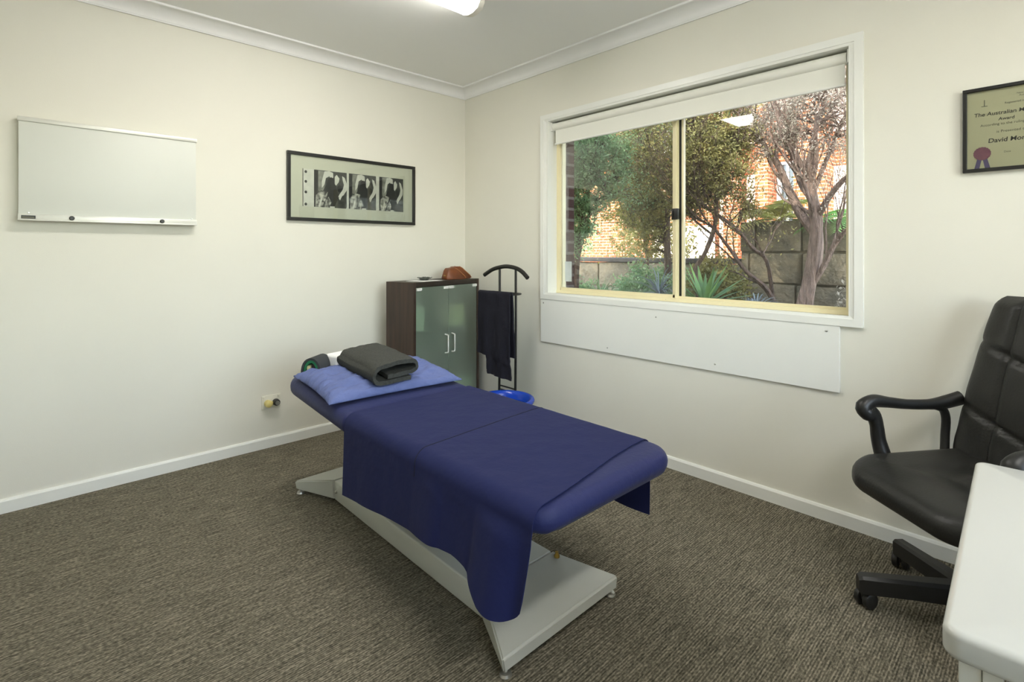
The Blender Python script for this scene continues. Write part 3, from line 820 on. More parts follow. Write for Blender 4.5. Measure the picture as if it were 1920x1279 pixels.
# folded charcoal towel
tw = thing('folded_towel', 'folded charcoal terry towel lying on the blue pillow', 'towel', (-1.33, -1.08, .62))
spir = catmull([(.085, .006), (.02, .004), (-.06, .004), (-.105, .010), (-.118, .030), (-.105, .052), (-.06, .064), (.0, .068), (.06, .070), (.105, .066), (.122, .050), (.112, .034), (.08, .028), (.0, .026), (-.05, .024), (-.075, .030)], 6) if False else None
pts2 = [Vector((a, 0, b)) for a, b in [(.085, .008), (.02, .007), (-.06, .006), (-.100, .010), (-.116, .030), (-.104, .052), (-.06, .063), (.0, .067), (.06, .068), (.102, .064), (.118, .047), (.108, .033), (.07, .028), (.0, .026), (-.045, .025)]]
cp = catmull(pts2, 6)
bm = bmesh.new(); rows = []
NL = 26
for j in range(NL + 1):
    t = j / NL; y = -.175 + .35 * t
    th = .0072
    top = []; bot = []
    for i, p in enumerate(cp):
        q = cp[min(i + 1, len(cp) - 1)] - cp[max(i - 1, 0)]; q.normalize(); nrm = Vector((-q.z, 0, q.x))
        s = 1 + .03 * nz(t * 3, i * .1)
        droop = .006 * nz(t * 2.3, p.x * 9, 5)
        skew = .02 * math.sin(t * 2.2) * (1 if p.z > .04 else .3)
        ttk = th * (1 + .25 * nz(i * .4, t * 9, 8))
        for lst, sg in ((top, 1), (bot, -1)):
            c = Vector((p.x * s + skew, y + .006 * nz(i * .2, 7), p.z + droop)) + nrm * sg * ttk
            lst.append(bm.verts.new(c))
    rows.append(top + bot[::-1])
m_ = len(rows[0])
for j in range(NL):
    for k in range(m_): bm.faces.new((rows[j][k], rows[j][(k + 1) % m_], rows[j + 1][(k + 1) % m_], rows[j + 1][k]))
half = m_ // 2
for j in (0, NL):
    for k in range(half - 1): bm.faces.new((rows[j][k], rows[j][k + 1], rows[j][m_ - 2 - k], rows[j][m_ - 1 - k]))
bm.transform(Matrix.Translation((-1.345, -1.065, .600)) @ Matrix.Rotation(math.radians(0), 4, 'Z') @ Matrix.Rotation(math.radians(3.5), 4, 'X') @ Matrix.Diagonal((.88, 1, 1.25, 1)))
obj('towel_cloth', bm, M['grey_towel'], tw, ang=70)

# small grey pouch with green lining, and white towel at the head edge
po = thing('fabric_pouch', 'small dark grey fabric roll showing a green and cream lining, left behind the pillow', 'pouch', (-1.50, -.80, .575))
def arch_shell(r0, r1, w, hgt, y0, y1, cx, z0, n=14):
    bm = bmesh.new(); rows = []
    for y in (y0, y1):
        ring = []
        for k in range(n + 1):
            a = PI * k / n; ring.append((cx - math.cos(a) ** 1 * w, z0 + hgt * math.sin(a) ** .7))
        inner = []
        for k in range(n, -1, -1):
            a = PI * k / n; inner.append((cx - math.cos(a) * (w - r1), z0 + (hgt - r1) * math.sin(a) ** .7))
        rows.append([bm.verts.new((p[0], y, p[1])) for p in ring + inner])
    m2 = len(rows[0])
    for k in range(m2): bm.faces.new((rows[0][k], rows[0][(k + 1) % m2], rows[1][(k + 1) % m2], rows[1][k]))
    for r in rows:
        for k in range(n): bm.faces.new((r[k], r[k + 1], r[m2 - 2 - k], r[m2 - 1 - k]))
    return bm
RP = Matrix.Translation((-1.505, -.80, .573)) @ Matrix.Rotation(math.radians(-52), 4, 'Z')
bm = arch_shell(0, .010, .050, .088, -.055, .055, 0, 0); bm.transform(RP); obj('outer_cloth', bm, M['grey_fabric'], po)
bm = arch_shell(0, .012, .039, .077, -.052, .05, 0, 0); bm.transform(RP); obj('green_lining', bm, M['green_fabric'], po)
bm = bmesh.new(); box(bm, -.024, -.006, -.050, .045, 0, .052, .004); bm.transform(RP); obj('cream_binding', bm, M['cream_fabric'], po)
bm = bmesh.new(); box(bm, -.004, .024, -.045, .045, 0, .060, .006); bm.transform(RP); obj('rolled_core', bm, M['black_plastic'], po)
wt = obj('white_towel', bmesh.new(), M['white_fabric'], None) if False else None
def wtf(x, y, z): return (x + .004 * nz(y * 12, z * 20), y, z + .004 * nz(x * 16, y * 12, 3))
bm = slab(.125, .050, .018, 0, .085, .014, fn=wtf); bm.transform(Matrix.Translation((-1.325, -.790, .575)) @ Matrix.Rotation(math.radians(12), 4, 'Z'))
tag(obj('folded_hand_towel', bm, M['white_fabric'], None, origin=(-1.33, -.79, .575)), 'white folded hand towel behind the charcoal towel at the table head', 'towel')

# ------------------------------------------------------------ cabinet (local frame: x along front, y towards the back)
CW, CD, CH = .655, .25, .955
ca = thing('display_cabinet', 'dark brown cabinet with two frosted glass doors in the corner', 'cabinet', (-.742, -.428, 0), math.radians(12))
t_ = .022
obj('side_panel', bx(0, t_, 0, CD, 0, CH, .001), M['darkwood'], ca, True, False)
obj('side_panel', bx(CW - t_, CW, 0, CD, 0, CH, .001), M['darkwood'], ca, True, False)
obj('top_panel', bx(t_, CW - t_, 0, CD, CH - .03, CH, .001), M['darkwood_edge'], ca, True, False)
obj('base_panel', bx(t_, CW - t_, .01, CD, .0, .07, .001), M['darkwood_edge'], ca, True, False)
obj('back_panel', bx(t_, CW - t_, CD - .008, CD, .07, CH - .03), M['inner_cab'], ca, True, False)
for z in (.34, .62):
    obj('shelf', bx(t_, CW - t_, .03, CD - .01, z, z + .016), M['inner_cab'], ca, True, False)
GAP = .003; mid = CW / 2
for k, (a, b) in enumerate(((t_ + .004, mid - GAP), (mid + GAP, CW - t_ - .004))):
    d = obj('door', bx(a, b, .002, .008, .075, CH - .034, .0008), M['frosted'], ca, True, False)
    hx = b - .030 if k == 0 else a + .030
    bm = bmesh.new(); tube(bm, catmull([(hx, .001, .47), (hx, -.022, .475), (hx, -.026, .49), (hx, -.026, .575), (hx, -.022, .59), (hx, .001, .595)], 4), .0048, 10)
    obj('handle', bm, M['chrome_clip'], d, True)
    for hx0 in ((a + .001, a + .045), (b - .045, b - .001)):
        for zz in (CH - .054, .077):
            obj('hinge_clip', bx(hx0[0], hx0[1], -.004, .012, zz, zz + .018, .001), M['chrome_clip'], d, True, False)
# pale blocks added inside to give the doors their bright patches
def cab_pt(x, y, z):
    c = math.cos(math.radians(12)); s = math.sin(math.radians(12)); return (-.742 + x * c - y * s, -.428 + x * s + y * c, z)
for (x0, x1, y0, y1, z0, z1, m, lb) in (
        (.035, .125, .02, .15, .636, .80, 'pale_linen', 'pale folded linen blurred behind the left frosted door'),
        (.40, .52, .02, .15, .636, .78, 'cream_linen', 'cream folded linen blurred behind the right frosted door, upper shelf'),
        (.36, .60, .02, .20, .071, .27, 'pale_linen', 'pale folded linen blurred low behind the right frosted door')):
    l = thing('folded_linen', lb, 'linen', cab_pt((x0 + x1) / 2, (y0 + y1) / 2, z0), math.radians(12))
    n_ = 1; hh = (z1 - z0) / n_
    for q in range(n_):
        obj('folded_cloth', bx(-(x1 - x0) / 2, (x1 - x0) / 2, -(y1 - y0) / 2, (y1 - y0) / 2, q * hh + .0005, (q + 1) * hh, .012, 3), M[m], l, True)

# things on the cabinet
def on_cab(name, label, cat, x, y, rz=0): return thing(name, label, cat, cab_pt(x, y, CH), math.radians(12) + rz)
sp = bmesh.new()
def papf(u, v): return (-.10 + .20 * u, -.075 + .15 * v, .0015 + .0008 * math.sin(u * 5))
pp = obj('paper_sheet', grid_solid(8, 6, papf, .0012), M['paper'], None); pp.location = cab_pt(.20, .10, CH); pp.rotation_euler = (0, 0, .30)
tag(pp, 'white paper sheet lying on top of the cabinet under the small glass dish', 'paper')
di = on_cab('glass_dish', 'small dark cut-glass dish on the white paper on the cabinet', 'dish', .22, .12)
bm = bmesh.new(); lathe(bm, [(.020, .003), (.028, .005), (.040, .014), (.050, .022), (.047, .022), (.036, .014), (.020, .007)], (0, 0, 0), 20)
for v in bm.verts:
    if v.co.z > .018: v.co.z += .003 * math.sin(8 * math.atan2(v.co.y, v.co.x))
obj('bowl', bm, M['smoke_glass'], di, True, ang=20)
bm = bmesh.new()
rd = random.Random(4)
for k in range(7):
    x, y = rd.uniform(-.025, .025), rd.uniform(-.025, .025); lathe(bm, [(.006, .014), (.008, .018), (.006, .024), (.002, .026)], (x, y, 0), 8)
obj('trinkets', bm, M['smoke_glass'], di, True)

def leather_case(loc_x, loc_y, rz, label, l=.155, h=.075):
    c = on_cab('leather_case', label, 'case', loc_x, loc_y, rz)
    sec = [(-l / 2, .0), (-l / 2 - .006, .010), (-l / 2 + .012, h * .80), (-l / 2 + .026, h), (-l / 2 + .062, h * 1.03), (-l / 2 + .085, h * .90), (l / 2 - .012, .022), (l / 2, .006), (l / 2 - .006, 0)]
    bm = bmesh.new(); R = []
    for y in (-.034, -.030, .030, .034):
        s = .94 if abs(y) > .032 else 1
        R.append([bm.verts.new((p[0] * s, y, max(.0, p[1] * s if p[1] > .01 else p[1]) + .0008)) for p in sec])
    n = len(sec)
    for i in range(3):
        for k in range(n): bm.faces.new((R[i][k], R[i][(k + 1) % n], R[i + 1][(k + 1) % n], R[i + 1][k]))
    bm.faces.new(R[0][::-1]); bm.faces.new(R[-1])
    obj('body', bm, M['tan_leather'], c, True, ang=50)
    bm = bmesh.new(); pts = [(p[0], -.0335, p[1] + .001) for p in sec[4:8]]
    tube(bm, pts, .0026, 6); obj('edge_strap', bm, M['tan_pale'], c, True)
    bm = bmesh.new(); tube(bm, [(p[0], .0335, p[2]) for p in pts], .0026, 6); obj('edge_strap', bm, M['tan_pale'], c, True)
    bm = bmesh.new(); box(bm, -l / 2 - .002, -l / 2 + .010, -.012, .012, .012, .03, .002); obj('clasp', bm, M['brass'], c, True)
    return c
leather_case(.480, .085, -.25, 'tan leather case on the cabinet, the one nearer the glass dish', .16, .078)
leather_case(.590, .130, -.30, 'tan leather case on the cabinet, the one at its right edge', .165, .085)

# ------------------------------------------------------------ valet stand and trousers
vs = thing('valet_stand', 'black metal valet stand with curved hanger against the right wall', 'clothes stand', (-.22, -.705, 0))
bm = bmesh.new()
for y in (-.630, -.785):
    pass
for y in (-.630, -.785):
    b2 = bmesh.new(); tube(b2, catmull([(-.20, y, 1.035), (-.20, y, .6), (-.205, y, .2), (-.21, y, .03), (-.235, y, .012), (-.30, y - .0, .010), (-.40, y, .010)], 5), .008, 10)
    obj('pole', b2, M['black_metal'], vs)
b2 = bmesh.new(); tube(b2, catmull([(-.212, -.485, .990), (-.206, -.560, 1.028), (-.20, -.63, 1.046), (-.198, -.70, 1.053), (-.20, -.785, 1.044), (-.206, -.85, 1.022), (-.212, -.905, .985)], 6), .0125, 12, flat=1.1)
obj('hanger', b2, M['black_metal'], vs)
b2 = bmesh.new(); tube(b2, catmull([(-.20, -.60, .880), (-.20, -.80, .880), (-.205, -.835, .880), (-.25, -.850, .880), (-.295, -.835, .880), (-.30, -.80, .880), (-.30, -.60, .880), (-.295, -.565, .880), (-.25, -.550, .880), (-.205, -.565, .880)], 5, True), .006, 8, closed=True)
obj('trouser_rail', b2, M['black_metal'], vs)
for z in (.235, .26):
    b2 = bmesh.new(); tube(b2, [(-.203, -.63, z), (-.203, -.785, z)], .005, 8); obj('cross_bar', b2, M['black_metal'], vs)
b2 = bmesh.new(); tube(b2, catmull([(-.16, -.90, .011), (-.16, -.52, .011)], 3), .010, 8); tube(b2, [(-.40, -.90, .011), (-.40, -.52, .011)], .010, 8); tube(b2, [(-.16, -.63, .011), (-.24, -.63, .011)], .008, 8); tube(b2, [(-.16, -.785, .011), (-.24, -.785, .011)], .008, 8)
obj('floor_foot', b2, M['black_metal'], vs)

def trf(u, v):
    # over the rail: v 0 front hem .. 1 back hem
    y = -.545 - .305 * u
    low = .485 - .02 * u if u < .30 else .485 - .02 * u - (.115 * sm(.30, .36, u))
    if v < .52:
        t = v / .52; z = low + (.880 - low) * t; k = 1 - t
        x = -.312 - .010 * k + .006 * math.sin(u * 14 + 1) * k + .006 * nz(u * 5, z * 9)
        if z < .485: y += .03 * (.485 - z) / .1 * (0.5 - u); x += .012 * nz(u * 11, z * 30)
        return (x, y, z)
    if v < .62:
        a = (v - .52) / .10 * PI; return (-.300 - .012 * math.cos(a), y, .880 + .012 * math.sin(a))
    t = (v - .62) / .38; z = .880 - .40 * t
    return (-.288 + .018 * t + .004 * nz(u * 6, z * 8), y, z)
bm = grid_solid(44, 60, trf, .009)
tr_ = obj('trousers', bm, M['trouser'], None, origin=(-.30, -.70, .88), ang=70)
tag(tr_, 'black trousers folded over the rail of the valet stand', 'trousers')

# blue tub
bt = thing('blue_tub', 'glossy blue plastic tub on the floor between table and valet stand', 'tub', (-.480, -.985, 0))
bm = bmesh.new()
R_ = .166
lathe(bm, [(.100, 0), (.104, .004), (.130, .262), (R_ - .006, .272), (R_ + .004, .280), (R_ + .008, .292), (R_ + .002, .303), (R_ - .010, .305), (R_ - .022, .298), (R_ - .030, .280), (.095, .020), (.090, .014)], (-.480, -.985, 0), 48)
obj('tub_body', bm, M['blue_plastic'], bt, ang=60)

# ------------------------------------------------------------ desk
dk = thing('desk', 'white laminate desk with rounded top at the right edge of the view', 'desk', (-1.728, -3.090, 0), math.radians(2.07))
DX0, DX1, DY0, DY1, DH = -1.728, -1.064, -4.40, -3.090, .72
bm = slab((DX1 - DX0) / 2, (DY1 - DY0) / 2, .018, DH - .034, DH, .008, grid=3); bm.transform(Matrix.Translation(((DX0 + DX1) / 2, (DY0 + DY1) / 2, 0)))
obj('desk_top', bm, M['desk'], dk)
obj('end_panel', bx(DX0 + .022, DX1 - .022, DY1 - .034, DY1 - .014, 0, DH - .034, .001), M['desk_body'], dk, smooth=False)
obj('end_panel', bx(DX0 + .035, DX1 - .035, DY0 + .038, DY0 + .060, 0, DH - .034, .001), M['desk_body'], dk, smooth=False)
obj('corner_post', bx(DX0 + .020, DX0 + .062, DY1 - .052, DY1 - .0345, 0, DH - .034, .001), M['desk_body'], dk, smooth=False)
for k in range(3):
    z1 = DH - .048 - k * .205; z0 = z1 - .200
    dr = obj('drawer', bx(DX0 + .024, DX0 + .044, DY1 - .48, DY1 - .054, z0, z1, .0015), M['desk_body'], dk, smooth=False)
    bm = bmesh.new(); tube(bm, catmull([(DX0 + .024, DY1 - .36, z1 - .05), (DX0 + .002, DY1 - .35, z1 - .05), (DX0 + .002, DY1 - .23, z1 - .05), (DX0 + .024, DY1 - .22, z1 - .05)], 3), .004, 8); obj('handle', bm, M['steel'], dr)
obj('back_panel', bx(DX1 - .052, DX1 - .036, DY0 + .06, DY1 - .06, .3, DH - .034), M['desk_body'], dk, smooth=False)

# ------------------------------------------------------------ office chair (local: +x forward, +y chair's left, so far arm is at -y)
CA = math.radians(140)
oc = thing('office_chair', 'black leather high-back office chair with curved plastic arms behind the desk', 'office chair', (-.385, -3.0, 0), CA)
def seatf(x, y, z):
    z2 = z
    if z > .39:
        z2 += .012 * (x / .24) ** 2 * (1 if x < 0 else .4) - .030 * sm(.10, .26, x) * 1 + .010 * (abs(y) / .24) ** 2
        z2 += .007 * nz(x * 9, y * 9, 2) + .010 * nz(x * 16 + 3, y * 7, 6) * sm(.18, -.05, x)
    return (x + .012, y, z2)
obj('seat', slab(.245, .232, (.10, .07, .07, .10), .350, .450, .036, fn=seatf), M['leather'], oc, True, ang=60)
# backrest with stitched panels: surface in (w, h)
def backrest():
    nu, nv = 40, 60
    bm = bmesh.new(); F_ = []; B_ = []
    for i in range(nu + 1):
        f = []; b = []
        for j in range(nv + 1):
            a = -1 + 2 * i / nu; h = j / nv
            # half width: widest at a third of the height, narrower to the top
            hw = .240 - .058 * max(0, h - .15) / .85
            e1 = 1 - abs(a) ** 5; cor = 1.0
            top_r = sm(1.0, .88, h) ; hw *= (1 - .16 * (1 - (1 - ((max(h, .90) - .90) / .10) ** 2) ** .5)) if h > .90 else 1
            z = .410 + .590 * h; lean = -.205 - .115 * h + .012 * math.sin(h * 2.6) 
            y = a * hw; edge = (1 - abs(a) ** 4) ** .5
            capf = min(1, (1 - h) / .05) ** .5 if h > .95 else (min(1, h / .05) ** .5 if h < .05 else 1)
            seamx = 1 - .55 * math.exp(-((abs(a) - .46) / .028) ** 2)
            hs = 1
            for h0 in (.36, .74):
                c = h0 - .12 * (1 - abs(a))
                hs *= 1 - .6 * math.exp(-((h - c) / .014) ** 2)
            puff = .022 * edge * seamx * hs + .004 * nz(y * 14, z * 14, 4)
            curve = .030 * a * a
            f.append(bm.verts.new((lean + .030 * edge * capf + puff * capf + curve, y, z)))
            b.append(bm.verts.new((lean - .034 * edge * capf + curve, y, z)))
        F_.append(f); B_.append(b)
    for i in range(nu):
        for j in range(nv):
            bm.faces.new((F_[i][j], F_[i + 1][j], F_[i + 1][j + 1], F_[i][j + 1])); bm.faces.new((B_[i][j], B_[i][j + 1], B_[i + 1][j + 1], B_[i + 1][j]))
    for j in range(nv):
        bm.faces.new((F_[0][j], F_[0][j + 1], B_[0][j + 1], B_[0][j])); bm.faces.new((F_[nu][j], B_[nu][j], B_[nu][j + 1], F_[nu][j + 1]))
    for i in range(nu):
        bm.faces.new((F_[i][0], B_[i][0], B_[i + 1][0], F_[i + 1][0])); bm.faces.new((F_[i][nv], F_[i + 1][nv], B_[i + 1][nv], B_[i][nv]))
    return bm
obj('backrest', backrest(), M['leather'], oc, True, ang=70)
for s in (-1, 1):
    # closed loop arm: front post, bulb, rail, rear post
    yy = s * .262
    bm = bmesh.new()
    pts = [(.060, s * .235, .375), (.075, s * .250, .42), (.085, yy, .48), (.092, yy, .53), (.105, yy, .568), (.128, yy, .580), (.138, yy, .597), (.105, yy, .617), (.05, yy, .612), (-.02, yy, .604), (-.10, yy, .602), (-.16, yy, .608), (-.215, s * .255, .625)]
    rad = [.036, .034, .029, .027, .030, .034, .033, .026, .021, .019, .020, .026, .028]
    cpts = catmull(pts, 4); rr = []
    for i in range(len(pts) - 1):
        for k in range(4): rr.append(rad[i] + (rad[i + 1] - rad[i]) * k / 4)
    rr.append(rad[-1])
    tube(bm, cpts, rr, 14, flat=.8)
    cp2 = catmull([(-.12, yy, .598), (-.155, yy, .585), (-.168, yy, .55), (-.165, yy, .49), (-.150, s * .25, .42), (-.12, s * .235, .375)], 4)
    tube(bm, cp2, .014, 12)
    obj('armrest', bm, M['black_plastic'], oc, True, ang=80)
obj('under_plate', bx(-.13, .12, -.10, .10, .315, .352, .01), M['black_plastic'], oc, True)
bm = bmesh.new(); box(bm, -.235, -.205, -.03, .03, .325, .56, .008); box(bm, -.23, -.12, -.03, .03, .320, .345, .006); obj('back_bracket', bm, M['black_plastic'], oc, True)
bm = bmesh.new(); lathe(bm, [(.034, .10), (.034, .20), (.028, .205), (.024, .21), (.024, .318)], (0, 0, 0), 20); obj('gas_column', bm, M['black_plastic'], oc, True)
bm = bmesh.new(); tube(bm, [(0, -.05, .35), (.02, -.18, .345), (.03, -.22, .35)], .006, 8); obj('lever', bm, M['black_plastic'], oc, True)
bm = bmesh.new(); lathe(bm, [(.04, .06), (.048, .07), (.048, .12), (.038, .13)], (0, 0, 0), 20); obj('hub', bm, M['black_plastic'], oc, True)
for k in range(5):
    a = math.radians(119 + 72 * k) - CA
    c, s = math.cos(a), math.sin(a)
    mt = Matrix(((c, -s, 0, 0), (s, c, 0, 0), (0, 0, 1, 0), (0, 0, 0, 1)))
    bm = bmesh.new(); L0, L1 = .035, .300
    S = []
    for x, w, zt, zb in ((L0, .030, .128, .070), (.15, .026, .118, .064), (L1 - .01, .021, .106, .052), (L1, .016, .100, .054)):
        S.append([bm.verts.new((x, -w, zb)), bm.verts.new((x, w, zb)), bm.verts.new((x, w, zt - .008)), bm.verts.new((x, w * .6, zt)), bm.verts.new((x, -w * .6, zt)), bm.verts.new((x, -w, zt - .008))])
    for i in range(3):
        for q in range(6): bm.faces.new((S[i][q], S[i][(q + 1) % 6], S[i + 1][(q + 1) % 6], S[i + 1][q]))
    bm.faces.new(S[0][::-1]); bm.faces.new(S[-1])
    bm.transform(mt); obj('leg', bm, M['black_plastic'], oc, True, ang=30)
    bm = bmesh.new()
    sw = Matrix.Translation(mt @ Vector((.285, 0, 0))) @ Matrix.Rotation(a + math.radians(35 + 25 * k), 4, 'Z')
    for yy in (-.014, .014):
        b0 = -.011 if yy < 0 else -.011
        lathe(bm, [(.006, -.012), (.020, -.011), (.026, -.007), (.027, 0), (.026, .007), (.020, .011), (.006, .012)], (-.012, yy * 1.05, .027), 20, 'y')
    box(bm, -.024, .006, -.004, .004, .025, .050, .002)
    tube(bm, [(0, 0, .03), (0, 0, .060)], .006, 8)
    b2 = bmesh.new()
    bm.transform(sw); b2.free(); obj('caster', bm, M['black_plastic'], oc, True, ang=40)

# ------------------------------------------------------------ outside
rd = random.Random(11)
tag(struct('ground', bx(0.3, 30, -14, 16, -.10, .0), M['lawn'], smooth=False), kind='structure')
bm = bmesh.new(); NX, NY = 26, 60; G_ = {}
for i in range(NX + 1):
    for j in range(NY + 1):
        x = .31 + i * 2.48 / NX; y = -4.5 + j * 8.2 / NY
        G_[i, j] = bm.verts.new((x, y, .42 + .05 * nz(x * 2, y * 2) + .02 * nz(x * 9, y * 9)))
for i in range(NX):
    for j in range(NY): bm.faces.new((G_[i, j], G_[i + 1, j], G_[i + 1, j + 1], G_[i, j + 1]))
tag(obj('garden_bed', bm, M['soil'], None), 'dark leaf-littered garden bed outside the window', 'soil', kind='stuff')
tag(struct('patio', bx(-8, 2.5, -14, Y0 - .13, 0.0, .05), M['paving'], smooth=False), kind='structure')  # unseen pale slab added to bounce sunlight up through the rear window
# own roof, unseen; extents widened to shade the garden and rear window
tag(struct('roof', bx(-4.2, .75, -5.7, 5, 2.52, 2.64), M['roof_tile'], smooth=False), kind='structure')

# stone retaining wall: every block in view in its courses
def stone_wall():
    w = thing('stone_wall', 'stacked sandstone block retaining wall behind the garden trees', 'stone wall', (2.95, -1.0, 0))
    bm = bmesh.new()
    for (y0, y1, zt) in ((-5, -.95, 1.45), (-.95, 4.0, 1.02)):
        zt0 = zt; row = 0; z = zt
        while z > .25:
            h = .31; yy = y0 + (row % 2) * .22
            if yy > y0: box(bm, 2.82, 3.12, y0 + .005, yy - .006, z - h + .012, z, .018, 2)
            while yy < y1 - .02:
                ww = rd.uniform(.42, .62); e = min(yy + ww, y1)
                if e - yy > .05:
                    o = rd.uniform(-.02, .02); box(bm, 2.82 + o, 3.12, yy + .006, e - .006, z - h + .012, z - rd.uniform(0, .012), .018, 2)
                yy = e
            z -= h; row += 1
    box(bm, 2.87, 3.08, -5, -.95, .2, 1.42); box(bm, 2.87, 3.08, -.95, 4, .2, 1.0)
    obj('blocks', bm, M['stone'], w, ang=30)
    bm = bmesh.new(); box(bm, 2.80, 3.14, -.90, 4.0, 1.022, 1.075, .01); obj('coping', bm, M['stone_dark'], w)
stone_wall()

# brick house across the garden
ho = thing('brick_house', 'sunlit orange brick house seen through the trees outside the window', 'house', (10, 3, 0))
bm = bmesh.new(); box(bm, 9.0, 9.3, 2.45, 13, 0, 6.2); box(bm, 9.6, 9.9, -6.5, 2.45, 0, 6.2); box(bm, 9.0, 9.9, 2.35, 2.47, 0, 6.2)
obj('brick_wall', bm, M['brick_far'], ho, smooth=False)
for a, b in ((1.70, 2.02), (1.05, 1.32), (-.05, .55)):
    obj('brick_pier', bx(9.0, 9.595, a, b, 0, 5.0), M['brick_far'], ho, smooth=False)
obj('rendered_wall', bx(9.50, 9.597, -6.4, 2.34, 0, 2.9), M['render_pale'], ho, smooth=False)
obj('rendered_bay', bx(8.75, 8.995, 2.2, 3.7, 0, 1.75, .02), M['render_pale'], ho, smooth=False)
obj('rendered_bay', bx(8.9, 9.0, .60, 1.25, 0, 1.3, .02), M['render_pale'], ho, smooth=False)
obj('rendered_band', bx(9.45, 9.597, -6.4, 2.34, 3.6, 5.5), M['render_pink'], ho, smooth=False)
for (y0, y1, z0, z1, x) in ((7.2, 8.4, 1.5, 2.9, 9.0), (.62, 1.0, 1.4, 3.1, 9.5), (-2.6, -1.2, 1.5, 2.8, 9.5), (3.0, 3.8, 3.6, 4.8, 9.0)):
    bm = bmesh.new()
    box(bm, x - .06, x + .01, y0, y1, z0, z0 + .06); box(bm, x - .06, x + .01, y0, y1, z1 - .06, z1); box(bm, x - .06, x + .01, y0, y0 + .06, z0, z1); box(bm, x - .06, x + .01, y1 - .06, y1, z0, z1); box(bm, x - .05, x + .01, (y0 + y1) / 2 - .025, (y0 + y1) / 2 + .025, z0, z1)
    f = obj('house_window', bm, M['white_plastic'], ho, smooth=False)
    obj('pane', bx(x - .02, x + .01, y0 + .05, y1 - .05, z0 + .05, z1 - .05), M['dark_pane'], f, smooth=False)
obj('roof', bx(8.5, 12, -7, 13.5, 6.2, 6.4), M['roof_tile'], ho, smooth=False)

# trees --------------------------------------------------------------
def leaves_mesh(name, pts, size, m, parent, seed, elong=2.2):
    r = random.Random(seed); vs_ = []; fs = []
    for p in pts:
        d = Vector((r.gauss(0, 1), r.gauss(0, 1), r.gauss(0, 1)))
        if d.length < 1e-3: continue
        d.normalize(); s = d.orthogonal().normalized(); s.rotate(Matrix.Rotation(r.uniform(0, 6.28), 3, d))
        L = size * r.uniform(.6, 1.4); w = L / elong; nrm = d.cross(s)
        k = len(vs_)
        vs_ += [p, p + d * L * .5 + s * w * .5 + nrm * w * .15, p + d * L, p + d * L * .5 - s * w * .5 + nrm * w * .15]
        fs.append((k, k + 1, k + 2, k + 3))
    me = bpy.data.meshes.new(name); me.from_pydata([tuple(v) for v in vs_], [], fs); me.materials.append(m)
    me.transform(Matrix.Translation(-wloc(parent)))
    o = bpy.data.objects.new(name, me); COL.objects.link(o); o.parent = parent
    return o

def grow(bm, p, d, L, r, depth, R, tips, spread=.55, up=.18, keep=None):
    """one wandering branch with side branches"""
    n = max(3, int(L / .06)); pts = [p.copy()]; q = p.copy(); dd = d.normalized()
    for i in range(n):
        dd = (dd + Vector((R.gauss(0, .12), R.gauss(0, .12), R.gauss(0, .12) + up * .12))).normalized()
        q = q + dd * (L / n)
        if keep and not keep(q): break
        pts.append(q.copy())
    m = len(pts)
    if m < 2: return
    rr = [max(.0018, r * (1 - .65 * i / (m - 1))) for i in range(m)]
    tube(bm, pts, rr, 6 if r > .012 else (4 if r > .005 else 3))
    for i in range(1, m):
        if depth <= 1 or i > m * .4: tips.append((pts[i], depth))
    if depth > 0:
        k = 3 if depth > 1 else 3
        for c in range(k + (1 if depth > 1 else 0)):
            i = R.randint(max(1, m // 3), m - 1)
            ax = Vector((R.gauss(0, 1), R.gauss(0, 1), R.gauss(0, 1))).normalized()
            nd = ((pts[i] - pts[i - 1]).normalized() + ax * spread + Vector((0, 0, up))).normalized()
            grow(bm, pts[i], nd, L * R.uniform(.55, .8), rr[i] * .62, depth - 1, R, tips, spread, up, keep)

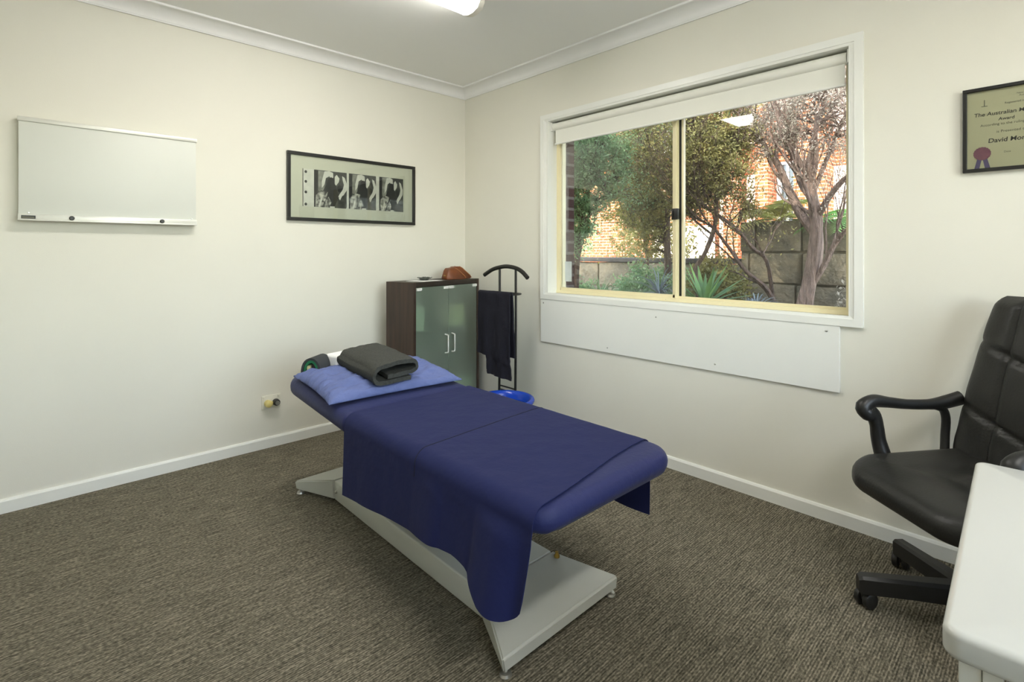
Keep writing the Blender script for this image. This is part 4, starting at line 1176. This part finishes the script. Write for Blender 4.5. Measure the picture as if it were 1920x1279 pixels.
def in_garden(q): return q.x > .45 and q.z < 4.2
def tree(name, label, limbs, bark, leaf, seed, nl, lsize, depth=3, shootlen=.45, spread=.6, up=.2, elong=2.2, start=.35, cl=.05, shoots=5, crown=(), lc=200):
    R = random.Random(seed)
    base = limbs[0][0]
    t = thing(name, label, 'tree', (base[0], base[1], .40))
    bm = bmesh.new(); tips = []
    for li, limb in enumerate(limbs):
        P = [Vector(p[:3]) for p in limb]; rad = [p[3] for p in limb]
        if li == 0: P.insert(0, Vector((P[0].x - .03, P[0].y, .36))); rad.insert(0, rad[0] * 1.25)
        P2 = catmull(P, 4); r2 = []
        for i in range(len(P) - 1):
            for k in range(4): r2.append((rad[i] + (rad[i + 1] - rad[i]) * k / 4) * .5)
        r2.append(rad[-1] * .5)
        ph = R.uniform(0, 6)
        tube(bm, P2, r2, 12, rfun=lambda i, k: 1 + .14 * math.sin(k * 2.1 + i * .35 + ph) + .08 * math.sin(k * 4.2 + i * .8))
        end = P2[-1]; dr = (P2[-1] - P2[-4]).normalized()
        for s in range(3): grow(bm, end, dr + Vector((R.gauss(0, .3), R.gauss(0, .3), R.gauss(0, .2))), shootlen * 1.3, r2[-1] * .85, depth, R, tips, spread, up, in_garden)
        ks = shoots if li else max(2, shoots - 3)
        for s in range(ks):
            i = R.randint(int(len(P2) * (start if li else .7)), len(P2) - 2)
            dr = (P2[i + 1] - P2[i]).normalized() + Vector((R.gauss(0, .6), R.gauss(0, .6), R.gauss(.3, .4)))
            grow(bm, P2[i], dr, shootlen * R.uniform(.7, 1.2), min(.016, r2[i] * .5), depth - 1, R, tips, spread, up, in_garden)
    skel = [Vector(p[:3]) for l in limbs for p in catmull([q[:3] for q in l], 3)]
    pts = []
    for (cx, cy, cz, rx, ry, rz, n) in crown:
        for _ in range(n):
            while True:
                q = Vector((R.uniform(-1, 1), R.uniform(-1, 1), R.uniform(-1, 1)))
                if q.length < 1: break
            c = Vector((cx + q.x * rx, cy + q.y * ry, cz + q.z * rz))
            if c.x < .5: continue
            a = min(skel, key=lambda k: (k - c).length + max(0, k.z - c.z) * .8)
            mdl = a.lerp(c, .5) + Vector((R.gauss(0, .05), R.gauss(0, .05), R.uniform(0, .10)))
            tw = catmull([a, mdl, c], 5); tube(bm, tw, [.0075 * (1 - .75 * i / 10) for i in range(11)], 4)
            for _ in range(5):
                b0 = R.choice(tw[5:]); e0 = b0 + Vector((R.gauss(0, .07), R.gauss(0, .07), R.gauss(.02, .07)))
                tube(bm, [b0, b0.lerp(e0, .5) + Vector((0, 0, .01)), e0], [.0028, .002, .0012], 3)
                for _ in range(lc // 5):
                    p = b0.lerp(e0, R.uniform(.2, 1.1)); pts.append(p + Vector((R.gauss(0, .022), R.gauss(0, .022), R.gauss(0, .022))))
    obj('trunk', bm, bark, t, ang=60, recalc=False)
    wts = [p for p, d in tips if d <= 1]
    for _ in range(nl if wts else 0):
        p = R.choice(wts); pts.append(p + Vector((R.gauss(0, cl), R.gauss(0, cl), R.gauss(0, cl))))
    leaves_mesh('foliage', pts, lsize, leaf, t, seed + 5, elong)
    return t

big = [
 [(2.0, -1.79, .62, .150), (2.0, -1.83, .86, .112), (2.0, -1.88, 1.12, .094), (2.0, -1.89, 1.37, .084), (2.0, -1.87, 1.54, .075), (2.0, -1.85, 1.71, .063)],
 [(2.0, -1.89, 1.28, .071), (2.05, -1.76, 1.46, .069), (2.1, -1.66, 1.65, .066), (2.15, -1.56, 1.88, .054), (2.2, -1.41, 2.1, .042), (2.25, -1.28, 2.29, .034), (2.3, -1.13, 2.5, .025)],
 [(2.0, -1.86, 1.54, .05), (2.13, -1.73, 1.77, .04), (2.25, -1.65, 1.98, .032), (2.38, -1.57, 2.24, .023), (2.5, -1.48, 2.52, .015)],
 [(2.0, -1.85, 1.68, .05), (1.93, -1.91, 1.9, .033), (1.87, -1.92, 2.13, .024), (1.8, -1.98, 2.35, .016)],
 [(2.0, -1.91, 1.45, .054), (1.93, -2.02, 1.6, .04), (1.85, -2.14, 1.7, .031), (1.77, -2.32, 1.79, .022), (1.7, -2.48, 1.9, .014)],
 [(2.0, -1.87, 1.62, .038), (2.07, -1.94, 1.87, .029), (2.13, -2.02, 2.12, .021), (2.2, -2.09, 2.37, .013)],
 [(2.0, -1.85, .86, .042), (1.97, -1.95, 1.04, .037), (1.93, -2.05, 1.24, .032), (1.9, -2.16, 1.35, .023)]]
tree('tea_tree', 'gnarled thick-trunked tea tree at the right of the window view, branches fanning upward', big, M['bark_pale'], M['leaf_grey'], 3, 16000, .020, depth=3, shootlen=.55, spread=.45, up=.5, shoots=9, cl=.05, lc=110, crown=((2.1, -1.45, 2.25, .35, .35, .35, 70), (2.0, -2.0, 2.25, .35, .40, .40, 80)))
midt = [
 [(1.8, -1.03, .6, .052), (1.8, -1.01, .83, .042), (1.8, -.99, .99, .038), (1.8, -1.09, 1.16, .034), (1.8, -1.17, 1.39, .037), (1.8, -1.18, 1.62, .037), (1.8, -1.19, 1.84, .032), (1.8, -1.28, 1.97, .022), (1.8, -1.37, 2.13, .018), (1.8, -1.37, 2.35, .013)],
 [(1.8, -1.18, 1.57, .023), (1.73, -1.1, 1.75, .018), (1.67, -1.04, 1.94, .014), (1.6, -1.03, 2.2, .009)],
 [(1.8, -1.14, 1.3, .018), (1.87, -.96, 1.42, .019), (1.93, -.82, 1.53, .015), (2.0, -.73, 1.61, .01)],
 [(2.12, -1.53, .62, .038), (2.1, -1.53, .75, .036), (2.02, -1.51, 1.07, .031), (1.95, -1.42, 1.18, .027), (1.88, -1.32, 1.34, .027), (1.8, -1.17, 1.48, .027)],
 [(2.1, -1.64, .5, .042), (2.02, -1.52, .82, .036), (1.95, -1.37, .98, .032), (1.88, -1.27, 1.16, .027), (1.8, -1.17, 1.34, .023)]]
tree('slender_tree', 'slender crooked tree with olive foliage just right of the window mullion', midt, M['bark'], M['leaf_olive'], 7, 16000, .026, depth=3, shootlen=.50, spread=.6, up=.35, shoots=5, cl=.07, lc=170, crown=((1.85, -1.10, 2.05, .30, .36, .45, 110), (1.9, -.85, 1.6, .25, .22, .22, 26), (1.9, -1.35, 1.6, .2, .2, .2, 10)))
lt = [
 [(1.3, -.03, .55, .071), (1.3, -.04, .96, .061), (1.3, -.1, 1.31, .06), (1.3, -.14, 1.56, .05), (1.3, -.2, 1.8, .03), (1.3, -.23, 2.05, .02)],
 [(1.3, -.11, 1.41, .03), (1.38, -.24, 1.58, .025), (1.45, -.37, 1.75, .02), (1.52, -.4, 1.95, .015), (1.6, -.44, 2.11, .01)],
 [(1.3, -.05, 1.1, .03), (1.36, .05, 1.35, .02), (1.42, .12, 1.6, .015), (1.45, .15, 1.9, .01)]]
tree('leafy_tree', 'leafy green tree at the left edge of the window view', lt, M['bark'], M['leaf_green'], 21, 16000, .026, depth=3, shootlen=.42, spread=.7, up=.1, shoots=6, cl=.07, lc=190, crown=((1.35, -.20, 1.90, .28, .34, .40, 100), (1.3, -.05, 1.4, .22, .18, .30, 30)))
st = [
 [(2.2, -.48, .51, .07), (2.2, -.49, 1.0, .065), (2.2, -.48, 1.32, .065), (2.2, -.48, 1.59, .048), (2.2, -.36, 1.71, .033), (2.2, -.3, 1.93, .028), (2.2, -.26, 2.16, .028), (2.2, -.3, 2.32, .022)],
 [(2.2, -.48, 1.5, .03), (2.25, -.6, 1.8, .02), (2.3, -.66, 2.1, .015), (2.3, -.7, 2.4, .01)],
 [(2.2, -.48, 1.35, .03), (2.28, -.35, 1.45, .02), (2.35, -.25, 1.6, .012)]]
tree('dark_trunk_tree', 'dark-trunked tree just left of the window mullion', st, M['bark'], M['leaf_olive'], 33, 12000, .027, depth=3, shootlen=.45, spread=.7, up=.15, shoots=6, cl=.07, lc=170, crown=((2.2, -.40, 2.15, .35, .45, .45, 90), (2.25, -.25, 1.45, .2, .30, .35, 45)))
st2 = [
 [(2.42, -.12, .6, .035), (2.45, -.1, 1.0, .035), (2.47, -.06, 1.28, .035), (2.53, .05, 1.76, .024), (2.6, .12, 2.08, .018)],
 [(2.47, -.06, 1.28, .02), (2.5, .1, 1.45, .016), (2.55, .22, 1.7, .01)]]
tree('thin_tree', 'thin yellowish tree between the leafy tree and the dark trunk', st2, M['bark'], M['leaf_yellow'], 41, 6000, .028, depth=3, shootlen=.45, spread=.8, up=.1, shoots=4, cl=.09, lc=150, crown=((2.5, .10, 1.75, .25, .45, .45, 60),))

# strappy plants
def rosette(name, label, cat, c, n, L, w, m, seed, rise=(.35, 1.2), droop=.3, az=None):
    R = random.Random(seed); bm = bmesh.new()
    for k in range(n):
        a = R.uniform(0, 6.28) if az is None else R.uniform(*az); el = R.uniform(*rise); l = L * R.uniform(.7, 1.1)
        d = Vector((math.cos(a) * math.cos(el), math.sin(a) * math.cos(el), math.sin(el))); s = Vector((-math.sin(a), math.cos(a), 0))
        rows = []; N = 7
        for i in range(N + 1):
            t = i / N; p = Vector(c) + d * l * t - Vector((0, 0, droop * l * t * t)); ww = w * (.55 + 1.1 * t if t < .4 else 1.0 * (1 - t) / .6) * .5 + .0008
            nn = s.cross(d).normalized()
            rows.append((bm.verts.new(p - s * ww), bm.verts.new(p + nn * -.25 * ww), bm.verts.new(p + s * ww)))
        for i in range(N):
            for q in (0, 1): bm.faces.new((rows[i][q], rows[i][q + 1], rows[i + 1][q + 1], rows[i + 1][q]))
    o = obj(name, bm, m, None, origin=c, recalc=False, ang=60); return tag(o, label, cat)
rosette('agave', 'spiky green agave low outside, right of the window mullion', 'plant', (1.60, -1.17, .70), 30, .46, .045, M['agave'], 5, (.3, 1.25), .12)
rosette('strappy_plant', 'silvery strap-leaved plant low outside, left of the window mullion', 'plant', (1.75, -.66, .76), 60, .50, .011, M['leaf_silver'], 6, (.2, 1.2), .45)
rosette('dry_grass_clump', 'grey dry grass clump low outside at the foot of the crooked tree', 'plant', (1.70, -1.55, .68), 90, .32, .012, M['leaf_silver'], 8, (.1, 1.2), .5)
rosette('low_grass_clump', 'dark green grassy clump in the lower left corner of the window view', 'plant', (1.55, -.15, .66), 90, .40, .012, M['leaf_green'], 9, (.4, 1.4), .4)
# palm fronds with leaflets
def frond_plant(name, label, c, n, L, m, seed, az):
    R = random.Random(seed); bm = bmesh.new()
    for k in range(n):
        a = az[0] + (az[1] - az[0]) * (k + .5) / n + R.uniform(-.1, .1); el = R.uniform(.2, .9); l = L * R.uniform(.8, 1.1); pts = []
        for i in range(15):
            t = i / 14; pts.append(Vector(c) + Vector((math.cos(a) * math.cos(el), math.sin(a) * math.cos(el), math.sin(el))) * l * t - Vector((0, 0, .55 * l * t * t)))
        tube(bm, pts, [.004 * (1 - .7 * i / 14) for i in range(15)], 4)
        s = Vector((-math.sin(a), math.cos(a), 0))
        for i in range(2, 14):
            for q in (0, .5):
                p = pts[i].lerp(pts[i + 1], q); d = (pts[i + 1] - pts[i]).normalized()
                for sg in (-1, 1):
                    tip = p + s * sg * l * .30 * math.sin(PI * (i + q) / 15.5) + d * .05 + Vector((0, 0, -.03)); w = d * .006
                    v = [bm.verts.new(p - w), bm.verts.new(p + w), bm.verts.new(p.lerp(tip, .5) + w + Vector((0, 0, .01))), bm.verts.new(tip), bm.verts.new(p.lerp(tip, .5) - w + Vector((0, 0, .01)))]
                    bm.faces.new(v)
    o = obj(name, bm, m, None, origin=c, recalc=False, smooth=False); return tag(o, label, 'plant')
frond_plant('palm_fern', 'yellow-green palm fern arching over the stone wall', (2.98, -1.30, 1.46), 14, .62, M['leaf_yellow'], 12, (.3, 5.6))
frond_plant('green_fern', 'bright green fern at the right edge of the window view behind the trunk', (2.98, -2.05, 1.46), 14, .60, M['leaf_bright'], 14, (0, 6.2))
for i, (x, y, r_, h_, m, lb) in enumerate(((2.15, -1.02, .28, .50, 'leaf_olive', 'rounded olive bush low behind the agave'), (2.3, -.25, .40, .46, 'leaf_green', 'dark low bush in front of the stone wall at lower left'), (1.7, .12, .24, .26, 'leaf_green', 'small green bush low at the left edge of the window view'), (2.35, -2.20, .22, .34, 'leaf_grey', 'small grey-green bush low at the right edge of the window view'))):
    R = random.Random(70 + i); t = thing('low_bush', lb, 'bush', (x, y, .40)); bm = bmesh.new(); pts = []
    for k in range(40):
        a = R.uniform(0, 6.28); q = R.uniform(.2, 1); e = Vector((x + r_ * q * math.cos(a), y + r_ * q * math.sin(a), .45 + h_ * R.uniform(.5, 1.15) * (1.25 - q * .5)))
        tube(bm, catmull([(x, y, .38), Vector((x, y, .5)).lerp(e, .5), e], 3), .003, 3)
        for _ in range(90): pts.append(e + Vector((R.gauss(0, .045), R.gauss(0, .045), R.gauss(0, .05))))
    obj('stems', bm, M['bark'], t, recalc=False); leaves_mesh('foliage', pts, .034, M[m], t, 90 + i, 1.8)
# background shrubs on the far side of the wall
for i, (x, y, z, r, m, lb) in enumerate(((4.2, .9, 1.2, .65, 'leaf_olive', 'round olive shrub beyond the stone wall, behind the dark trunk'), (4.6, 3.2, 1.5, .9, 'leaf_green', 'green shrub beyond the stone wall at the far left'), (4.4, -2.6, 1.9, .7, 'leaf_bright', 'bright shrub beyond the stone wall at the far right'))):
    R = random.Random(50 + i); t = thing('shrub', lb, 'shrub', (x, y, 0)); bm = bmesh.new(); tips = []
    for k in range(7):
        grow(bm, Vector((x, y, .0)), Vector((R.gauss(0, .3), R.gauss(0, .3), 1)), z, .02, 2, R, tips, .6, .2)
    obj('stems', bm, M['bark'], t, recalc=False)
    pts = [Vector((x, y, z)) + Vector((R.gauss(0, 1), R.gauss(0, 1), R.gauss(0, 1))).normalized() * r * R.uniform(.5, 1) for _ in range(2500)]
    leaves_mesh('foliage', pts, .07, M[m], t, 80 + i)
